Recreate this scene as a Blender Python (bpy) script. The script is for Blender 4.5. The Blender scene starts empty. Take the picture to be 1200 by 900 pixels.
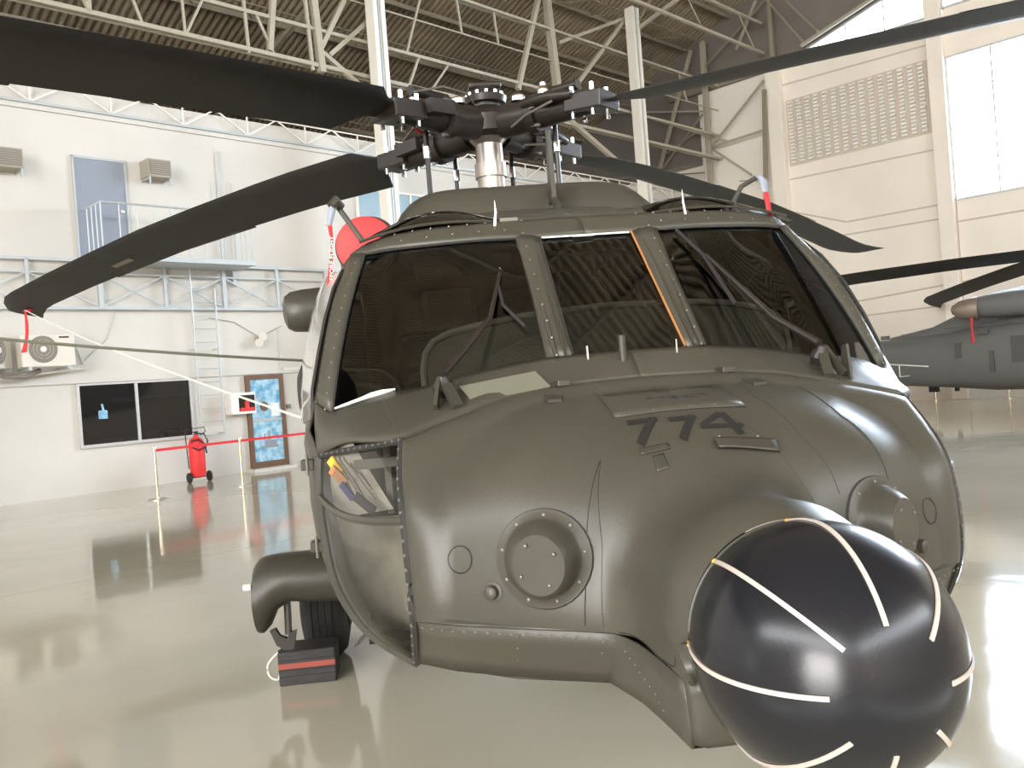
import bpy, bmesh, math, random
import numpy as np
from mathutils import Vector, Matrix
random.seed(4)
S = bpy.context.scene
col = S.collection
R = math.radians
def V(*a): return Vector(a)

# ------------------------------------------------------------------ camera
CAM = V(6.51458, -0.71069, 1.59427)
cd = bpy.data.cameras.new('camera'); cam = bpy.data.objects.new('camera', cd); col.objects.link(cam)
cam.matrix_world = Matrix(((0.11264397, 0.00673066, 0.99361262, CAM.x),
                           (0.99080248, 0.0746963, -0.11283137, CAM.y),
                           (-0.07497861, 0.99718361, 0.00174533, CAM.z), (0, 0, 0, 1)))
cd.sensor_width = 36; cd.lens = 1050.745 / 1200 * 36; cd.clip_start = .05; cd.clip_end = 400
S.camera = cam
# ------------------------------------------------------------------ exposure and daylight
S.view_settings.view_transform = 'Standard'; S.view_settings.look = 'None'
S.view_settings.exposure = -0.1; S.view_settings.gamma = 1; S.view_settings.use_curve_mapping = False
w = bpy.data.worlds.new('daylight'); S.world = w; w.use_nodes = True
bg = w.node_tree.nodes['Background']; bg.inputs[0].default_value = (.80, .90, 1, 1); bg.inputs[1].default_value = 9.0

# hall frame: u runs along the office wall away from the gable wall, v runs along the gable wall, z up
HA = R(128.7); HL = V(math.cos(HA), math.sin(HA), 0); HG = V(HL.y, -HL.x, 0)
HO = HL * 25.6 + HG * -14.1
HROT = math.atan2(-HL.y, -HL.x)
def hall(u, v, z=0): return HO - HL * u + HG * v + V(0, 0, z)
def hallmat(u, v, z=0): return Matrix.Translation(hall(u, v, z)) @ Matrix.Rotation(HROT, 4, 'Z')
def daylight(name, u, v, z, sx, sy, dirx, energy, color=(1, 1, 1)):
    ld = bpy.data.lights.new(name, 'AREA'); ld.shape = 'RECTANGLE'; ld.size = sx; ld.size_y = sy; ld.energy = energy; ld.color = color
    o = bpy.data.objects.new(name, ld); col.objects.link(o)
    d = (-HL * dirx[0] + HG * dirx[1] + V(0, 0, dirx[2])).normalized()
    o.location = hall(u, v, z); o.rotation_euler = d.to_track_quat('-Z', 'Y').to_euler(); return o
daylight('doorway_daylight', 49.6, 24.5, 4.0, 10, 7.6, (-1, 0, 0), 4200, (1, .90, .82))
daylight('added_end_wall_light', 49.6, 17, 12.6, 30, 4, (-1, 0, -.1), 2900, (1, .95, .88))  # added lamp to brighten the hall, high on the unseen end wall
daylight('added_side_wall_light', 26, 37.6, 11.3, 40, 2.8, (0, -1, -.1), 2600, (1, .97, .93))  # added lamp strip along the unseen side wall, for fill and sheen
daylight('gable_window_daylight', -.5, 13.6, 8.5, 9, 4.4, (1, 0, -.1), 6500, (.78, .89, 1))

# ------------------------------------------------------------------ materials
def mat(name, c, rough=.6, metal=0, var=0, vscale=4, bump=0, bscale=40, spec=.5, coat=0, stretch=None, c2=None, emit=None):
    m = bpy.data.materials.new(name); m.use_nodes = True; nt = m.node_tree; b = nt.nodes['Principled BSDF']
    b.inputs['Base Color'].default_value = (*c, 1); b.inputs['Roughness'].default_value = rough
    b.inputs['Metallic'].default_value = metal; b.inputs['Specular IOR Level'].default_value = spec
    b.inputs['Coat Weight'].default_value = coat; b.inputs['Coat Roughness'].default_value = .08
    tc = nt.nodes.new('ShaderNodeTexCoord'); mp = nt.nodes.new('ShaderNodeMapping'); nt.links.new(tc.outputs['Object'], mp.inputs[0])
    if stretch: mp.inputs['Scale'].default_value = stretch
    if var or c2:
        n = nt.nodes.new('ShaderNodeTexNoise'); n.inputs['Scale'].default_value = vscale; n.inputs['Detail'].default_value = 6
        nt.links.new(mp.outputs[0], n.inputs['Vector'])
        r = nt.nodes.new('ShaderNodeValToRGB'); nt.links.new(n.outputs[0], r.inputs[0]); nt.links.new(r.outputs[0], b.inputs['Base Color'])
        r.color_ramp.elements[0].position = .35; r.color_ramp.elements[1].position = .65
        e = c2 if c2 else tuple(x * (1 - var) for x in c)
        r.color_ramp.elements[0].color = (*e, 1); r.color_ramp.elements[1].color = (*(tuple(min(1, x * (1 + var * .5)) for x in c)), 1)
    if bump:
        n2 = nt.nodes.new('ShaderNodeTexNoise'); n2.inputs['Scale'].default_value = bscale; n2.inputs['Detail'].default_value = 4
        nt.links.new(mp.outputs[0], n2.inputs['Vector']); bp = nt.nodes.new('ShaderNodeBump'); bp.inputs['Strength'].default_value = bump
        bp.inputs['Distance'].default_value = .01; nt.links.new(n2.outputs[0], bp.inputs['Height']); nt.links.new(bp.outputs[0], b.inputs['Normal'])
    if emit: b.inputs['Emission Color'].default_value = (*c, 1); b.inputs['Emission Strength'].default_value = emit
    return m
def glass(name, tint, rough=.02, ior=1.5, clear=1.0):
    m = bpy.data.materials.new(name); m.use_nodes = True; nt = m.node_tree; nt.nodes.clear()
    o = nt.nodes.new('ShaderNodeOutputMaterial'); t = nt.nodes.new('ShaderNodeBsdfTransparent'); g = nt.nodes.new('ShaderNodeBsdfGlossy')
    d = nt.nodes.new('ShaderNodeBsdfDiffuse'); d.inputs[0].default_value = (.5, .48, .42, 1)
    t.inputs[0].default_value = (*tint, 1); g.inputs['Roughness'].default_value = rough
    f = nt.nodes.new('ShaderNodeFresnel'); f.inputs[0].default_value = ior
    x = nt.nodes.new('ShaderNodeMixShader'); y = nt.nodes.new('ShaderNodeMixShader'); y.inputs[0].default_value = 1 - clear
    nt.links.new(t.outputs[0], y.inputs[1]); nt.links.new(d.outputs[0], y.inputs[2])
    nt.links.new(f.outputs[0], x.inputs[0]); nt.links.new(y.outputs[0], x.inputs[1]); nt.links.new(g.outputs[0], x.inputs[2]); nt.links.new(x.outputs[0], o.inputs[0])
    return m
M = {}
M['hull'] = mat('olive_drab_paint', (.066, .062, .047), .40, var=.10, vscale=3, bump=.05, bscale=90, spec=.5)
M['hull2'] = mat('olive_drab_paint_darker', (.052, .049, .037), .42, var=.10, vscale=5, spec=.45)
M['rivet'] = mat('fastener_metal', (.20, .19, .165), .35, metal=.5)
M['hull3'] = mat('sealant_dark', (.03, .03, .027), .6)
M['pale'] = mat('pale_green_paint', (.18, .18, .135), .4)
M['black'] = mat('satin_black_radome', (.012, .013, .017), .24, spec=.5, bump=.02, bscale=200)
M['blade'] = mat('blade_black', (.022, .021, .020), .55, var=.15, vscale=3, spec=.4)
M['blade2'] = mat('blade_brown_black', (.030, .028, .024), .5, spec=.4)
M['hub'] = mat('hub_black', (.024, .018, .015), .40, var=.2, vscale=14)
M['steel'] = mat('bare_steel', (.75, .70, .64), .28, metal=1)
M['mast'] = mat('mast_sleeve_metal', (.42, .38, .34), .34, metal=.85)
M['chrome'] = mat('bright_metal', (.85, .85, .85), .15, metal=1)
M['rubber'] = mat('tyre_rubber', (.022, .020, .020), .65)
M['int'] = mat('cockpit_black', (.008, .008, .008), .8)
M['intg'] = mat('cockpit_grey', (.17, .16, .135), .85)
M['seat'] = mat('seat_fabric', (.05, .048, .042), .9)
M['footw'] = mat('footwell_panel_paint', (.40, .38, .33), .5)
M['footd'] = mat('footwell_floor_mottle', (.20, .185, .145), .5, c2=(.12, .11, .085), vscale=9)  # mottled beige, darker than the liner
M['white'] = mat('white_paint', (.85, .83, .78), .5)
M['strip'] = mat('diverter_strip', (.62, .54, .48), .5)
M['letter'] = mat('stencil_black', (.017, .016, .015), .65)
M['dim'] = mat('dull_grey_panel', (.085, .085, .08), .7)
M['red'] = mat('red_cover', (.80, .035, .035), .55)
M['redb'] = mat('red_webbing', (.75, .03, .035), .7)
M['blue'] = mat('blue_plastic', (.03, .03, .16), .4)
M['orange'] = mat('orange_sealant', (.45, .20, .07), .6)
M['yellow'] = mat('yellow_paint', (.75, .42, .05), .6)
M['wall'] = mat('cream_wall_paint', (.65, .62, .57), .75, var=.07, vscale=.5, bump=.15, bscale=3)
M['wall2'] = mat('gable_wall_paint', (.90, .82, .72), .8, var=.06, vscale=.4, bump=.1, bscale=5)
M['panelw'] = mat('gable_panel_paint', (.86, .80, .72), .8)
M['groove'] = mat('joint_line_paint', (.58, .51, .43), .9)  # darker lines along the wall joints
M['gablegrey'] = mat('gable_cladding_grey', (.20, .175, .15), .85, var=.08, vscale=1)
M['roof'] = mat('corrugated_roof_brown', (.34, .275, .19), .8, var=.2, vscale=.5, c2=(.24, .19, .13))
M['truss'] = mat('cream_steel', (.40, .36, .28), .55)
M['trussd'] = mat('weathered_steel', (.27, .23, .17), .65)
M['colw'] = mat('column_white', (.82, .78, .70), .5)
M['galv'] = mat('galvanised_steel', (.50, .53, .54), .45, metal=.3)
M['greydoor'] = mat('grey_blue_door', (.27, .30, .36), .5)
M['alu'] = mat('aluminium_frame', (.62, .62, .61), .4, metal=.4)
M['darkglass'] = mat('dark_office_glass', (.016, .015, .014), .06, spec=.6)
M['brown'] = mat('brown_door_frame', (.16, .085, .045), .5)
M['poster'] = mat('blue_sea_poster', (.10, .33, .55), .35, c2=(.50, .72, .82), vscale=6)
M['paper'] = mat('white_paper', (.85, .85, .85), .6)
M['brass'] = mat('brass_post', (.80, .70, .50), .25, metal=.8)
M['acw'] = mat('condenser_white', (.72, .68, .60), .5)
M['acg'] = mat('condenser_grille', (.23, .20, .17), .6)
M['acbeige'] = mat('window_unit_beige', (.36, .32, .26), .6)
M['wood'] = mat('chock_timber', (.040, .036, .036), .7, stretch=(1, 1, 12), var=.3, vscale=10)
M['rope'] = mat('white_rope', (.82, .79, .70), .8)
M['cable'] = mat('green_grey_strap', (.20, .20, .15), .7)
M['hull_b'] = mat('second_helicopter_paint', (.15, .15, .145), .6)
M['exh'] = mat('exhaust_metal', (.30, .24, .20), .45, metal=.5)
M['glass'] = glass('windscreen_glass', (.60, .62, .57), .015, 1.75)
M['cleard'] = glass('chin_glass', (.90, .90, .87), .03, 1.45, .985)
M['clearp'] = glass('window_glass', (.95, .97, 1), .02, 1.45)
M['tint'] = glass('tinted_roof_glass', (.08, .075, .06), .04, 1.6)
def floor_mat():
    m = mat('glossy_epoxy_floor', (.66, .62, .50), .08, spec=.6)
    nt = m.node_tree; b = nt.nodes['Principled BSDF']
    tc = nt.nodes.new('ShaderNodeTexCoord'); n = nt.nodes.new('ShaderNodeTexNoise'); n.inputs['Scale'].default_value = .35; n.inputs['Detail'].default_value = 7
    nt.links.new(tc.outputs['Object'], n.inputs['Vector']); r = nt.nodes.new('ShaderNodeValToRGB'); nt.links.new(n.outputs[0], r.inputs[0])
    r.color_ramp.elements[0].position = .3; r.color_ramp.elements[1].position = .7
    r.color_ramp.elements[0].color = (.47, .435, .335, 1); r.color_ramp.elements[1].color = (.58, .54, .425, 1); nt.links.new(r.outputs[0], b.inputs['Base Color'])
    n2 = nt.nodes.new('ShaderNodeTexNoise'); n2.inputs['Scale'].default_value = 2.2; n2.inputs['Detail'].default_value = 2
    nt.links.new(tc.outputs['Object'], n2.inputs['Vector']); bp = nt.nodes.new('ShaderNodeBump'); bp.inputs['Strength'].default_value = .05; bp.inputs['Distance'].default_value = .05
    nt.links.new(n2.outputs[0], bp.inputs['Height']); nt.links.new(bp.outputs[0], b.inputs['Normal'])
    return m
M['floor'] = floor_mat()

# ------------------------------------------------------------------ mesh helpers
class MB:
    def __init__(s): s.v = []; s.f = []
    def add(s, vs, fs):
        o = len(s.v); s.v += [tuple(p) for p in vs]; s.f += [tuple(i + o for i in f) for f in fs]; return s
    def box(s, a, b):
        x0, y0, z0 = a; x1, y1, z1 = b
        return s.add([(x0, y0, z0), (x1, y0, z0), (x1, y1, z0), (x0, y1, z0), (x0, y0, z1), (x1, y0, z1), (x1, y1, z1), (x0, y1, z1)],
                     [(0, 3, 2, 1), (4, 5, 6, 7), (0, 1, 5, 4), (1, 2, 6, 5), (2, 3, 7, 6), (3, 0, 4, 7)])
    def bar(s, p, q, wd, ht=None, up=V(0, 0, 1)):       # rectangular bar from p to q
        p = Vector(p); q = Vector(q); d = (q - p).normalized(); ht = wd if ht is None else ht
        if abs(d.dot(up)) > .98: up = V(1, 0, 0)
        x = d.cross(up).normalized(); y = x.cross(d)
        vs = [c + x * (i * wd / 2) + y * (j * ht / 2) for c in (p, q) for i, j in ((-1, -1), (1, -1), (1, 1), (-1, 1))]
        return s.add(vs, [(3, 2, 1, 0), (4, 5, 6, 7), (0, 1, 5, 4), (1, 2, 6, 5), (2, 3, 7, 6), (3, 0, 4, 7)])
    def tube(s, pts, r, n=10, cap=True):
        pts = [Vector(p) for p in pts]; rr = r if isinstance(r, (list, tuple)) else [r] * len(pts)
        vs = []; fs = []; ref = None
        for i, p in enumerate(pts):
            d = (pts[min(i + 1, len(pts) - 1)] - pts[max(i - 1, 0)]).normalized()
            if ref is None: ref = V(0, 0, 1) if abs(d.z) < .9 else V(1, 0, 0)
            x = d.cross(ref).normalized(); y = d.cross(x).normalized(); ref = -y if False else ref
            vs += [p + (x * math.cos(2 * math.pi * k / n) + y * math.sin(2 * math.pi * k / n)) * rr[i] for k in range(n)]
        for i in range(len(pts) - 1):
            for k in range(n): k2 = (k + 1) % n; fs.append((i * n + k, i * n + k2, (i + 1) * n + k2, (i + 1) * n + k))
        if cap: fs.append(tuple(range(n))[::-1]); fs.append(tuple((len(pts) - 1) * n + k for k in range(n)))
        return s.add(vs, fs)
    def lathe(s, o, ax, prof, n=24):                    # prof: (distance along axis, radius)
        o = Vector(o); ax = Vector(ax).normalized()
        return s.tube([o + ax * t for t, _ in prof], [max(r, 1e-4) for _, r in prof], n) if all(prof[i + 1][0] > prof[i][0] for i in range(len(prof) - 1)) else s._lathe(o, ax, prof, n)
    def _lathe(s, o, ax, prof, n):
        ref = V(0, 0, 1) if abs(ax.z) < .9 else V(1, 0, 0); x = ax.cross(ref).normalized(); y = ax.cross(x)
        vs = [o + ax * t + (x * math.cos(2 * math.pi * k / n) + y * math.sin(2 * math.pi * k / n)) * max(r, 1e-4) for t, r in prof for k in range(n)]
        fs = [(i * n + k, i * n + (k + 1) % n, (i + 1) * n + (k + 1) % n, (i + 1) * n + k) for i in range(len(prof) - 1) for k in range(n)]
        fs += [tuple(range(n))[::-1], tuple((len(prof) - 1) * n + k for k in range(n))]
        return s.add(vs, fs)
    def grid(s, rows, flip=False):
        nr = len(rows); nc = len(rows[0]); vs = [p for r in rows for p in r]
        fs = [(i * nc + j, i * nc + j + 1, (i + 1) * nc + j + 1, (i + 1) * nc + j) for i in range(nr - 1) for j in range(nc - 1)]
        if flip: fs = [f[::-1] for f in fs]
        return s.add(vs, fs)
    def prism(s, poly, z0, z1, fn=lambda x, y, z: (x, y, z)):
        n = len(poly); vs = [fn(x, y, z0) for x, y in poly] + [fn(x, y, z1) for x, y in poly]
        return s.add(vs, [tuple(range(n))[::-1], tuple(range(n, 2 * n))] + [(i, (i + 1) % n, n + (i + 1) % n, n + i) for i in range(n)])
    def dome(s, p, nrm, r, h=.6, n=7):
        nrm = Vector(nrm).normalized(); p = Vector(p); ref = V(0, 0, 1) if abs(nrm.z) < .9 else V(1, 0, 0)
        x = nrm.cross(ref).normalized(); y = nrm.cross(x)
        ring = lambda q, t: [p + (x * math.cos(2 * math.pi * k / n) + y * math.sin(2 * math.pi * k / n)) * r * q + nrm * r * t for k in range(n)]
        vs = ring(1, -.1) + ring(.72, h * .7) + [p + nrm * r * h]
        fs = [(k, (k + 1) % n, n + (k + 1) % n, n + k) for k in range(n)] + [(n + k, n + (k + 1) % n, 2 * n) for k in range(n)]
        return s.add(vs, fs)
    def build(s, name, m, parent=None, smooth=False, solid=0, bev=0, weld=True):
        me = bpy.data.meshes.new(name); me.from_pydata(s.v, [], s.f)
        bm = bmesh.new(); bm.from_mesh(me)
        if weld: bmesh.ops.remove_doubles(bm, verts=bm.verts, dist=1e-5)
        bmesh.ops.recalc_face_normals(bm, faces=bm.faces) if not solid else None
        if smooth:
            for f in bm.faces: f.smooth = True
            for e in bm.edges:
                if len(e.link_faces) == 2 and e.calc_face_angle(0) > R(38): e.smooth = False
        bm.to_mesh(me); bm.free()
        me.materials.append(m)
        o = bpy.data.objects.new(name, me); col.objects.link(o)
        if parent is not None: o.parent = parent
        if solid: k = o.modifiers.new('thickness', 'SOLIDIFY'); k.thickness = solid; k.offset = -1
        if bev: k = o.modifiers.new('bevel', 'BEVEL'); k.width = bev; k.segments = 2; k.limit_method = 'ANGLE'; k.angle_limit = R(40)
        return o
def tag(o, label, cat, group=None):
    o['label'] = label; o['category'] = cat
    if group: o['group'] = group
    return o
def thing(name, label, cat, mw, group=None):
    o = bpy.data.objects.new(name, None); col.objects.link(o); o.matrix_world = mw; o.empty_display_size = .1
    return tag(o, label, cat, group)
def struct(o): o['kind'] = 'structure'; return o
def stuff(o): o['kind'] = 'stuff'; return o
def hmesh(mb, name, m, parent=None, **k):              # mesh given in hall coordinates
    o = mb.build(name, m, parent, **k)
    if parent is None: o.matrix_world = hallmat(0, 0, 0)
    return o
def copy_tree(o, parent=None):
    c = o.copy(); col.objects.link(c)
    if parent is not None: c.parent = parent
    for ch in list(o.children): copy_tree(ch, c)
    return c

# ================================================================== THE HALL
UE, VE, VA = 50, 38, -12.2           # near end, far side, outer eave behind the offices
RM, RZ0, VR = .38, 14.1, 17.5        # roof slope, height at v=0, ridge
def roofz(v): return RZ0 + RM * v if v < VR else RZ0 + RM * VR - RM * (v - VR)
fl = MB().grid([[(u, v, 0) for v in np.linspace(-.2, VE + 12, 12)] for u in np.linspace(-1, UE + 30, 12)])
flo = struct(hmesh(fl, 'floor', M['floor']))
M['jointfill'] = mat('joint_filler', (.42, .385, .30), .15)
for v in (2.6, 9.65): hmesh(MB().box((0, v - .006, 0), (UE, v + .006, .0012)), 'floor_joint', M['jointfill'], flo)
# office wall, 8 m high, with its cap
w1 = MB().box((0, -.25, 0), (46, 0, 7.75)); wl = struct(hmesh(w1, 'wall_left', M['wall']))
hmesh(MB().box((0, -.3, 7.75), (46, -.02, 8.13)), 'parapet_band', M['wall'], wl)
hmesh(MB().box((0, 0, 7.62), (46, .06, 7.72)), 'parapet_sill', M['wall'], wl)
hmesh(MB().box((0, -12, 7.6), (46, -.3, 7.75)), 'flat_roof', M['gablegrey'], wl)
hmesh(MB().box((0, 0, 2.22), (40, .05, 2.30)), 'ledge', M['wall'], wl)
hmesh(MB().box((46, -12, 0), (46.2, 0, 7.75)), 'end_wall', M['wall'], wl)
# outer wall behind the offices
struct(hmesh(MB().box((0, VA - .2, 0), (UE, VA, 9.5)), 'wall_back', M['gablegrey']))
# gable wall built round its openings
g = MB()
def gb(v0, v1, z0, z1, t=.25): g.box((-t, v0, z0), (0, v1, z1))
gb(VA, 0, 0, 9.6); gb(0, 9.0, 0, 12.15)
gb(9.0, 18.2, 0, 6.25); gb(9.0, 18.2, 10.8, 12.3); gb(18.2, VE, 0, 12.3)
gw = struct(hmesh(g, 'wall_gable', M['wall2']))
g = MB()
def poly_up(v0, v1, zb0, zb1): g.prism([(v0, zb0), (v1, zb1), (v1, roofz(v1)), (v0, roofz(v0))], -.2, 0, lambda x, y, z: (z, x, y))
poly_up(VA, 0, 9.4, 9.4); poly_up(0, 4.3, 12.15, 12.2); poly_up(4.3, 8.9, 12.45, 13.75); poly_up(8.9, 18.0, 13.75, 15.0); g.prism([(18, 12.3), (VE, 12.3), (VE, roofz(VE) + .1), (18, roofz(18))], -.2, 0, lambda x, y, z: (z, x, y))
hmesh(g, 'grey_cladding', M['gablegrey'], gw)
hmesh(MB().box((-.05, -1.2, 12.12), (.22, 3.0, 12.42)), 'eave_beam', M['trussd'], gw)
hmesh(MB().box((-.1, 0, 8.0), (.04, 2.95, 12.1)), 'cream_panel', M['panelw'], gw)
pil = MB().box((0, 2.95, 0), (.28, 3.5, 12.25)); hmesh(pil, 'pillar', M['wall2'], gw, bev=.02)
hmesh(MB().box((0, 8.52, 0), (.25, 9.0, 14.3)), 'pillar', M['wall2'], gw, bev=.02)
hmesh(MB().box((0, 18.2, 0), (.25, 18.7, 14.3)), 'pillar', M['wall2'], gw, bev=.02)
for (a, b) in (((3.5, 11.5), (8.5, 11.35)), ((3.5, 8.1), (8.5, 8.0)), ((5.47, 6.23), (8.5, 6.23)), ((3.45, 6.96), (5.44, 6.23)), ((3.45, 6.96), (3.47, 8.05)), ((4.8, 5.8), (8.6, 5.78)),
               ((9.02, 6.2), (9.0, 0)), ((5.3, 3.45), (18, 4.3)), ((5.3, 2.95), (18, 3.2)), ((2.95, 8.75), (3.45, 8.75)), ((9.0, 5.6), (18, 5.6))):
    hmesh(MB().bar((.008, a[0], a[1]), (.008, b[0], b[1]), .018, .05), 'joint', M['groove'], gw)
hmesh(MB().box((0, 9.0, 0.0), (.06, VE, .32)), 'skirting', M['white'], gw)
# perforated vent screen between the pillars
vs = MB(); cols_, rows_ = 15, 18
cw = 4.85 / cols_; ch = 2.25 / rows_
for i in range(cols_):
    v0 = 3.6 + i * cw
    for j in range(rows_):
        z0 = 8.62 + j * ch
        vs.box((.0, v0 + .05, z0 + .015), (.10, v0 + cw - .11, z0 + ch - .045))
stuff(hmesh(vs, 'vent_light_cells', M['white'], gw))  # white slabs imitate daylight coming through the screen's holes
hmesh(MB().box((.0, 3.55, 8.55), (.02, 8.5, 10.9)), 'vent_backing', mat('vent_tan_paint', (.62, .54, .45), .9), gw)  # tan of the screen between the cells
# big glazed opening and clerestory
def glazing(n, v0, v1, z0, z1, nv, nz, skew=None):
    t = MB()
    t.box((-.06, v0, z0), (.06, v0 + .07, z1)); t.box((-.06, v1 - .07, z0), (.06, v1, z1)); t.box((-.06, v0, z0), (.06, v1, z0 + .07)); t.box((-.06, v0, z1 - .07), (.06, v1, z1))
    o = struct(hmesh(t, 'window_%d' % n, M['alu']))
    for i in range(1, nv): hmesh(MB().box((-.04, v0 + (v1 - v0) * i / nv - .025, z0), (.04, v0 + (v1 - v0) * i / nv + .025, z1)), 'mullion', M['alu'], o)
    for j in range(1, nz): hmesh(MB().box((-.035, v0, z0 + (z1 - z0) * j / nz - .02), (.035, v1, z0 + (z1 - z0) * j / nz + .02)), 'glazing_bar', M['alu'], o)
    for i in range(nv):
        for j in range(nz):
            a = v0 + (v1 - v0) * i / nv; b = v0 + (v1 - v0) * (i + 1) / nv; c = z0 + (z1 - z0) * j / nz; d = z0 + (z1 - z0) * (j + 1) / nz
            hmesh(MB().box((-.006, a + .02, c + .02), (.006, b - .02, d - .02)), 'pane', M['clearp'], o)
    return o
glazing(1, 9.0, 18.2, 6.25, 10.8, 7, 4)
glazing(2, 9.0, 18.0, 12.3, 13.75, 6, 1)
t = MB(); cl = [(4.5, 12.2), (8.52, 12.2), (8.52, 13.65), (4.5, 12.5)]
for k in range(4): t.bar((0, *cl[k]), (0, *cl[(k + 1) % 4]), .08, .08)
t.bar((0, 5.9, 12.2), (0, 5.9, 12.9), .04, .04); t.bar((0, 7.2, 12.2), (0, 7.2, 13.3), .04, .04)
o3 = struct(hmesh(t, 'window_3', M['alu']))
hmesh(MB().prism(cl, -.006, .006, lambda x, y, z: (z, x, y)), 'pane', M['clearp'], o3)
# far side wall and near end wall, unseen; doorway in the end wall, high slots added for the lamps
g = MB(); g.box((0, VE, 0), (UE, VE + .25, 9.7)); g.box((0, VE, 12.9), (UE, VE + .25, 13.3)); g.box((0, VE, 9.7), (5, VE + .25, 12.9)); g.box((47, VE, 9.7), (UE, VE + .25, 12.9)); struct(hmesh(g, 'wall_right', M['wall2']))
g = MB(); g.box((UE, VA, 0), (UE + .25, 0, 12)); g.box((UE, 36, 0), (UE + .25, VE, 12)); g.box((UE, 0, 0), (UE + .25, 19.4, 10.4)); g.box((UE, 29.6, 0), (UE + .25, 36, 10.4)); g.box((UE, 19.4, 7.9), (UE + .25, 29.6, 10.4)); g.prism([(0, 14.3), (VE, 14.3), (VE, 14.4), (VR, roofz(VR)), (.6, 14.31)], UE, UE + .25, lambda x, y, z: (z, x, y)); struct(hmesh(g, 'wall_entrance', M['wall2']))
# corrugated roof
def roof_side(va, vb, name):
    mb = MB(); per = .22; n = int(UE / per); rows = []
    us = []
    for i in range(n + 1):
        u = i * per
        us += [(u, 0), (u + .03, .11), (u + .12, .11), (u + .15, 0)]
    for v in (va, vb): rows.append([(u, v, roofz(v) + h) for u, h in us])
    mb.grid(rows); o = hmesh(mb, name, M['roof']); struct(o); return o
roof_side(VA - .3, VR, 'ceiling'); roof_side(VE + .3, VR, 'ceiling_far_slope')
# purlins, each its own piece of the roof
ceil = bpy.data.objects['ceiling']
pm = None
for k in range(16):
    v = VA + .8 + k * 1.85
    o = hmesh(MB().bar((0, v, roofz(v) - .08), (UE, v, roofz(v) - .08), .07, .14), 'purlin', M['trussd'], ceil)
    if k % 2 == 0:
        hmesh(MB().tube([(0, v + .9, roofz(v + .9) - .45), (UE, v + .9, roofz(v + .9) - .45)], .022, 6), 'tie_rod', M['trussd'], ceil)
        q = MB(); u = .5
        while u < 30: q.bar((u, v, roofz(v) - .1), (u + .9, v + .9, roofz(v + .9) - .45), .025); q.bar((u + .9, v + .9, roofz(v + .9) - .45), (u + 1.8, v, roofz(v) - .1), .025); u += 1.8
        stuff(hmesh(q, 'sag_bars', M['trussd'], ceil))
# columns
for i, (u, top) in enumerate(((5.80, 13.6), (16.47, 13.9), (26.9, 13.9), (37.3, 13.9))):
    t = thing('roof_column', ['white steel column rising behind the right-hand rotor blade', 'white steel column left of the rotor hub, widest in view', 'white steel column beyond the left edge of the picture', 'white steel column far behind the camera'][i],
              'column', hallmat(u, 1.31, 0), 'white roof columns')
    MB().box((-.17, -.15, 0), (.17, .15, .03)).build('base_plate', M['colw'], t)
    MB().box((-.18, -.16, 0.03), (-.06, .16, top)).build('flange', M['colw'], t)
    MB().box((.06, -.16, 0.03), (.18, .16, top)).build('flange', M['colw'], t)
    MB().box((-.06, -.1, 0.03), (.06, .10, top)).build('web', M['colw'], t)
    MB().box((-.02, .10, 0.03), (.02, .15, top)).build('drainpipe', M['galv'], t)
# longitudinal lattice girder in the plane of the columns
def member(name, pts, wd, parent, m, off=(0, 0, 0)):
    mb = MB(); mb.bar(pts[0], pts[1], wd); return hmesh(mb, name, m, parent)
def girder(nm, label, v, chords, group=None):
    t = thing(nm, label, 'truss', hallmat(0, v, 0), group)
    return t
def rel(o, mb, name, m, **k): return mb.build(name, m, o, **k)
gt = girder('lattice_girder', 'cream lattice girder running over the office wall, lower rail lit', 1.0, None)
LM = M['truss']
for z, wd in ((9.39, .09), (10.24, .08)): rel(gt, MB().bar((.3, 0, z), (45, 0, z), wd), 'chord', LM)
rel(gt, MB().bar((.3, -.14, 9.36), (45, -.14, 9.36), .05), 'chord', LM)
for (a, b, wd) in (((17.7, 9.7), (16.25, 11.0), .1), ((17.94, 9.8), (17.16, 11.15), .11), ((17.89, 9.72), (16.9, 9.15), .1), ((18.14, 12.6), (17.95, 9.24), .16), ((18.34, 12.6), (18.2, 9.24), .07),
                   ((19.01, 11.5), (19.31, 9.46), .12), ((19.88, 10.5), (19.84, 9.3), .06), ((21.32, 10.2), (21.30, 9.4), .05), ((20.86, 10.23), (21.28, 9.4), .05), ((14.9, 10.24), (15.31, 9.4), .06), ((13.87, 10.24), (14.58, 9.4), .05),
                   ((23.3, 12.0), (23.25, 9.4), .09), ((23.6, 10.24), (23.25, 9.4), .05), ((22.5, 10.24), (22.2, 9.4), .05), ((19.6, 10.24), (19.2, 9.4), .05)):
    rel(gt, MB().bar((a[0], 0, a[1]), (b[0], 0, b[1]), wd), 'lattice_bar', LM)
u = 12.8; k = 0
while u > .8 and False:
    rel(gt, MB().bar((u, 0, 10.24), (u - .55, 0, 9.4), .045), 'lattice_bar', LM); rel(gt, MB().bar((u - 1.1, 0, 10.24), (u - .55, 0, 9.4), .045), 'lattice_bar', LM); u -= 1.1
g2 = girder('lattice_girder', 'double cream rail high above the rotor hub with V posts', 1.0, None)
for y in (-.09, .05): rel(g2, MB().bar((.3, y, 12.13), (45, y, 12.13), .075), 'chord', LM)
rel(g2, MB().bar((.3, 0, 11.2), (45, 0, 11.2), .035), 'chord', LM)
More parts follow.
